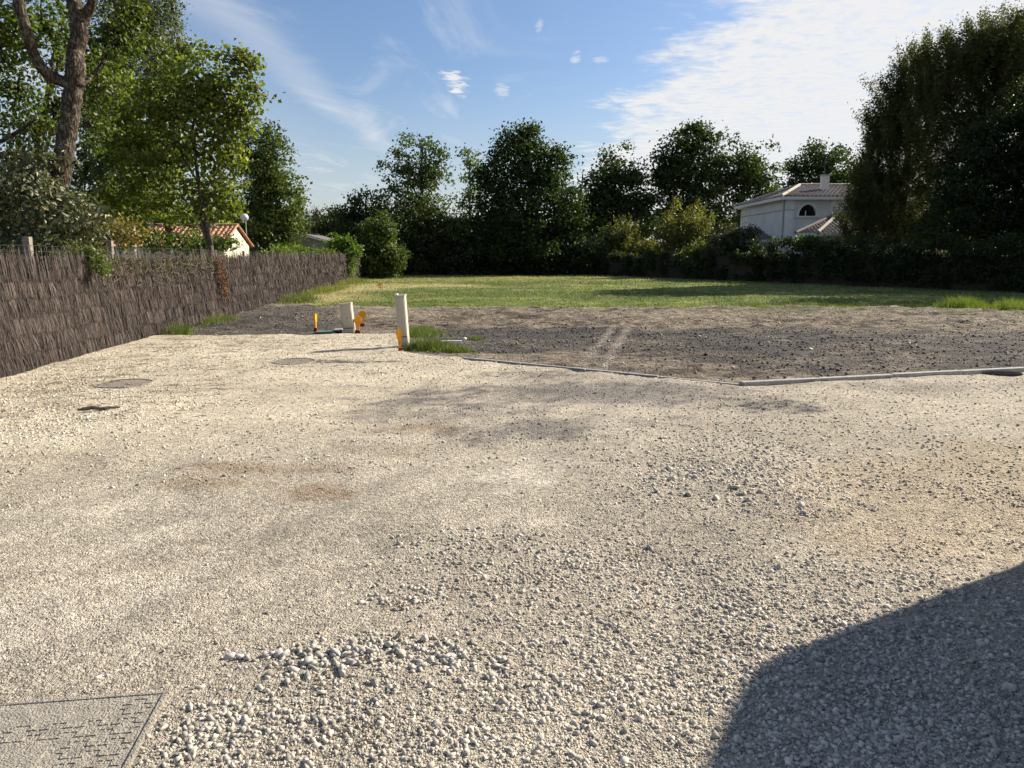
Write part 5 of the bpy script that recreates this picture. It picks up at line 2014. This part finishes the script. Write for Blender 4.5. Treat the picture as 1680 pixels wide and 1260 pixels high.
for ix in range(9):
    for iy in range(12):
        px_, py_ = -W_ + .055 + ix * .056, -.055 - iy * .056
        if lidbox[0] - .02 < px_ < lidbox[1] + .02 and lidbox[2] - .02 < py_ < lidbox[3] + .02:
            continue
        if iy < 2 and ix < 7:
            continue
        m = MB()
        flip = 1 if (ix + iy) % 2 else -1
        m.box((px_, py_, -.0010), (.011, .038, .007), 0, Mx)
        m.box((px_ + .014 * flip, py_ + .0145, -.0013), (.017, .009, .007), 0, Mx)
        m.box((px_ - .014 * flip, py_ - .0145, -.0013), (.017, .009, .007), 0, Mx)
        m.build('tread_bar', M['dust_plate'], pl)

# ------------------------------------------------------------------ litter on the gravel: sticks, bark, needles
m = MB()
for k in range(420):
    near = random.random() < .12
    if not near:
        y = random.uniform(7, 14.5)
        x = random.uniform(LEFT_X(y) + .5, -1.8 - (y < 9) * 1.0)
    else:
        y = random.uniform(2.4, 7)
        x = random.uniform(-.55, .5) * y
    Ls = random.uniform(.02, .07) if near else random.uniform(.03, .16)
    a = random.gauss(.15, .6)
    z = gz(x, y) + .008
    m.tube(wob((x, y, z), (x + Ls * math.cos(a), y + Ls * math.sin(a), z + .004), 3, .08, random), random.uniform(.0008, .0018) if near else random.uniform(.0012, .0034), 4, False)
o = m.build('fallen_twigs', M['bark'], gravel)
o['kind'] = 'stuff'
n = 4200
Yd = rng.uniform(6.5, 14.8, n)
Xd = LEFT_X(Yd) + .4 + rng.gamma(1.6, 1.1, n)
dn = fbm(Xd * 1.3, Yd * 3.0, 4, 501)
kp = (rng.random(n) < sstep(dn, .45, .65)) & (Xd < -1.5)
Xd, Yd = Xd[kp], Yd[kp]
Xe = np.concatenate([rng.normal(0, .05, 40) + x for x, _ in [G(p[0], p[1]) for p in ((500, 1085), (595, 1095), (530, 1135), (650, 1010), (880, 960), (1060, 920), (970, 1140), (590, 1225), (1050, 1010))]])
Ye = np.concatenate([rng.normal(0, .035, 40) + y for _, y in [G(p[0], p[1]) for p in ((500, 1085), (595, 1095), (530, 1135), (650, 1010), (880, 960), (1060, 920), (970, 1140), (590, 1225), (1050, 1010))]])
Xd, Yd = np.concatenate([Xd, Xe]), np.concatenate([Yd, Ye])
n = len(Xd)
Lf = np.where(Yd > 6, rng.uniform(.015, .055, n), rng.uniform(.010, .024, n))
c = np.array([[.15, .095, .05]]) * rng.uniform(.5, 1.4, (n, 1))
pos = np.stack([Xd, Yd, gravel_z(Xd, Yd) + .045], 1)
o = link('dead_leaf_litter', leaves_mesh('dead_leaf_litter', pos, np.tile([[0, 0, 1.]], (n, 1)), Lf, Lf * .28, c, M['dry'], 4.0), gravel)
o['kind'] = 'stuff'
x, y = G(157, 682)
m = MB()
m.tube(wob((x - .16, y - .03, gz(x, y) + .02), (x + .15, y + .06, gz(x, y) + .03), 5, .05, random), [.008, .018, .021, .017, .014, .006], 7)
m.tube(wob((x - .02, y + .03, gz(x, y) + .02), (x + .20, y + .10, gz(x, y) + .02), 4, .05, random), [.008, .016, .016, .012, .006], 6)
o = m.build('bark_piece', M['bark'])
tag(o, 'brown piece of bark lying on pale gravel left', 'bark')

# ------------------------------------------------------------------ parked van just outside the right border (its shadow falls into view)
VX, VY = 4.55, 4.90
ang = math.atan2(-.87, -.50)
Mv = Matrix.Translation((VX, VY, .03)) @ Matrix.Rotation(ang, 4, 'Z')   # local +x along the van, +y to its left as seen from above
van = thing('parked_van', 'dark van parked just outside the right picture border', 'van', (VX, VY, .03))
vw, vl, vh = 1.95, 5.6, 2.56
side = [(.0, .42), (.0, 2.45), (.03, 2.53), (.12, vh), (3.8, vh - .02), (4.3, 2.35), (5.0, 1.30), (5.5, 1.1), (vl, .80), (vl, .42)]
Mside = Mv @ Matrix(((1, 0, 0, 0), (0, -1, 0, 0), (0, 0, 1, 0), (0, 0, 0, 1)))
m = MB()
m.prism(side, 0, vw, Mv)
m.build('body', M['paint'], van, bevel=.03)
for xw in (.95, 4.6):
    for yw in (.08, vw - .08):
        m = MB()
        a = Mv @ Vector((xw, yw - .11, .33))
        b_ = Mv @ Vector((xw, yw + .11, .33))
        m.tube([a, b_], .33, 20)
        wl = m.build('wheel', M['rubber'], van)
        m = MB()
        m.tube([a.lerp(b_, -.03), a.lerp(b_, 1.03)], .19, 14)
        m.build('rim', M['wire'], wl)
for yw in (-.006, vw + .006):
    for (xa_, xb_) in ((.5, 1.8), (2.0, 3.2), (3.4, 4.2)):
        m = MB()
        m.prism([(xa_, 1.15), (xb_ + (.3 if xb_ > 3 else 0), 1.15), (xb_, 1.72), (xa_, 1.72)], yw - .008, yw + .008, Mv)
        m.build('side_window', M['glass'], van)
m = MB()
m.box((-.006, vw / 2, 1.45), (.02, vw - .4, .5), 0, Mv)
m.build('rear_window', M['glass'], van)
for yw in (.2, vw - .2):
    m = MB()
    m.box((-.008, yw, .95), (.03, .14, .35), 0, Mv)
    m.build('tail_light', M['red_base'], van)
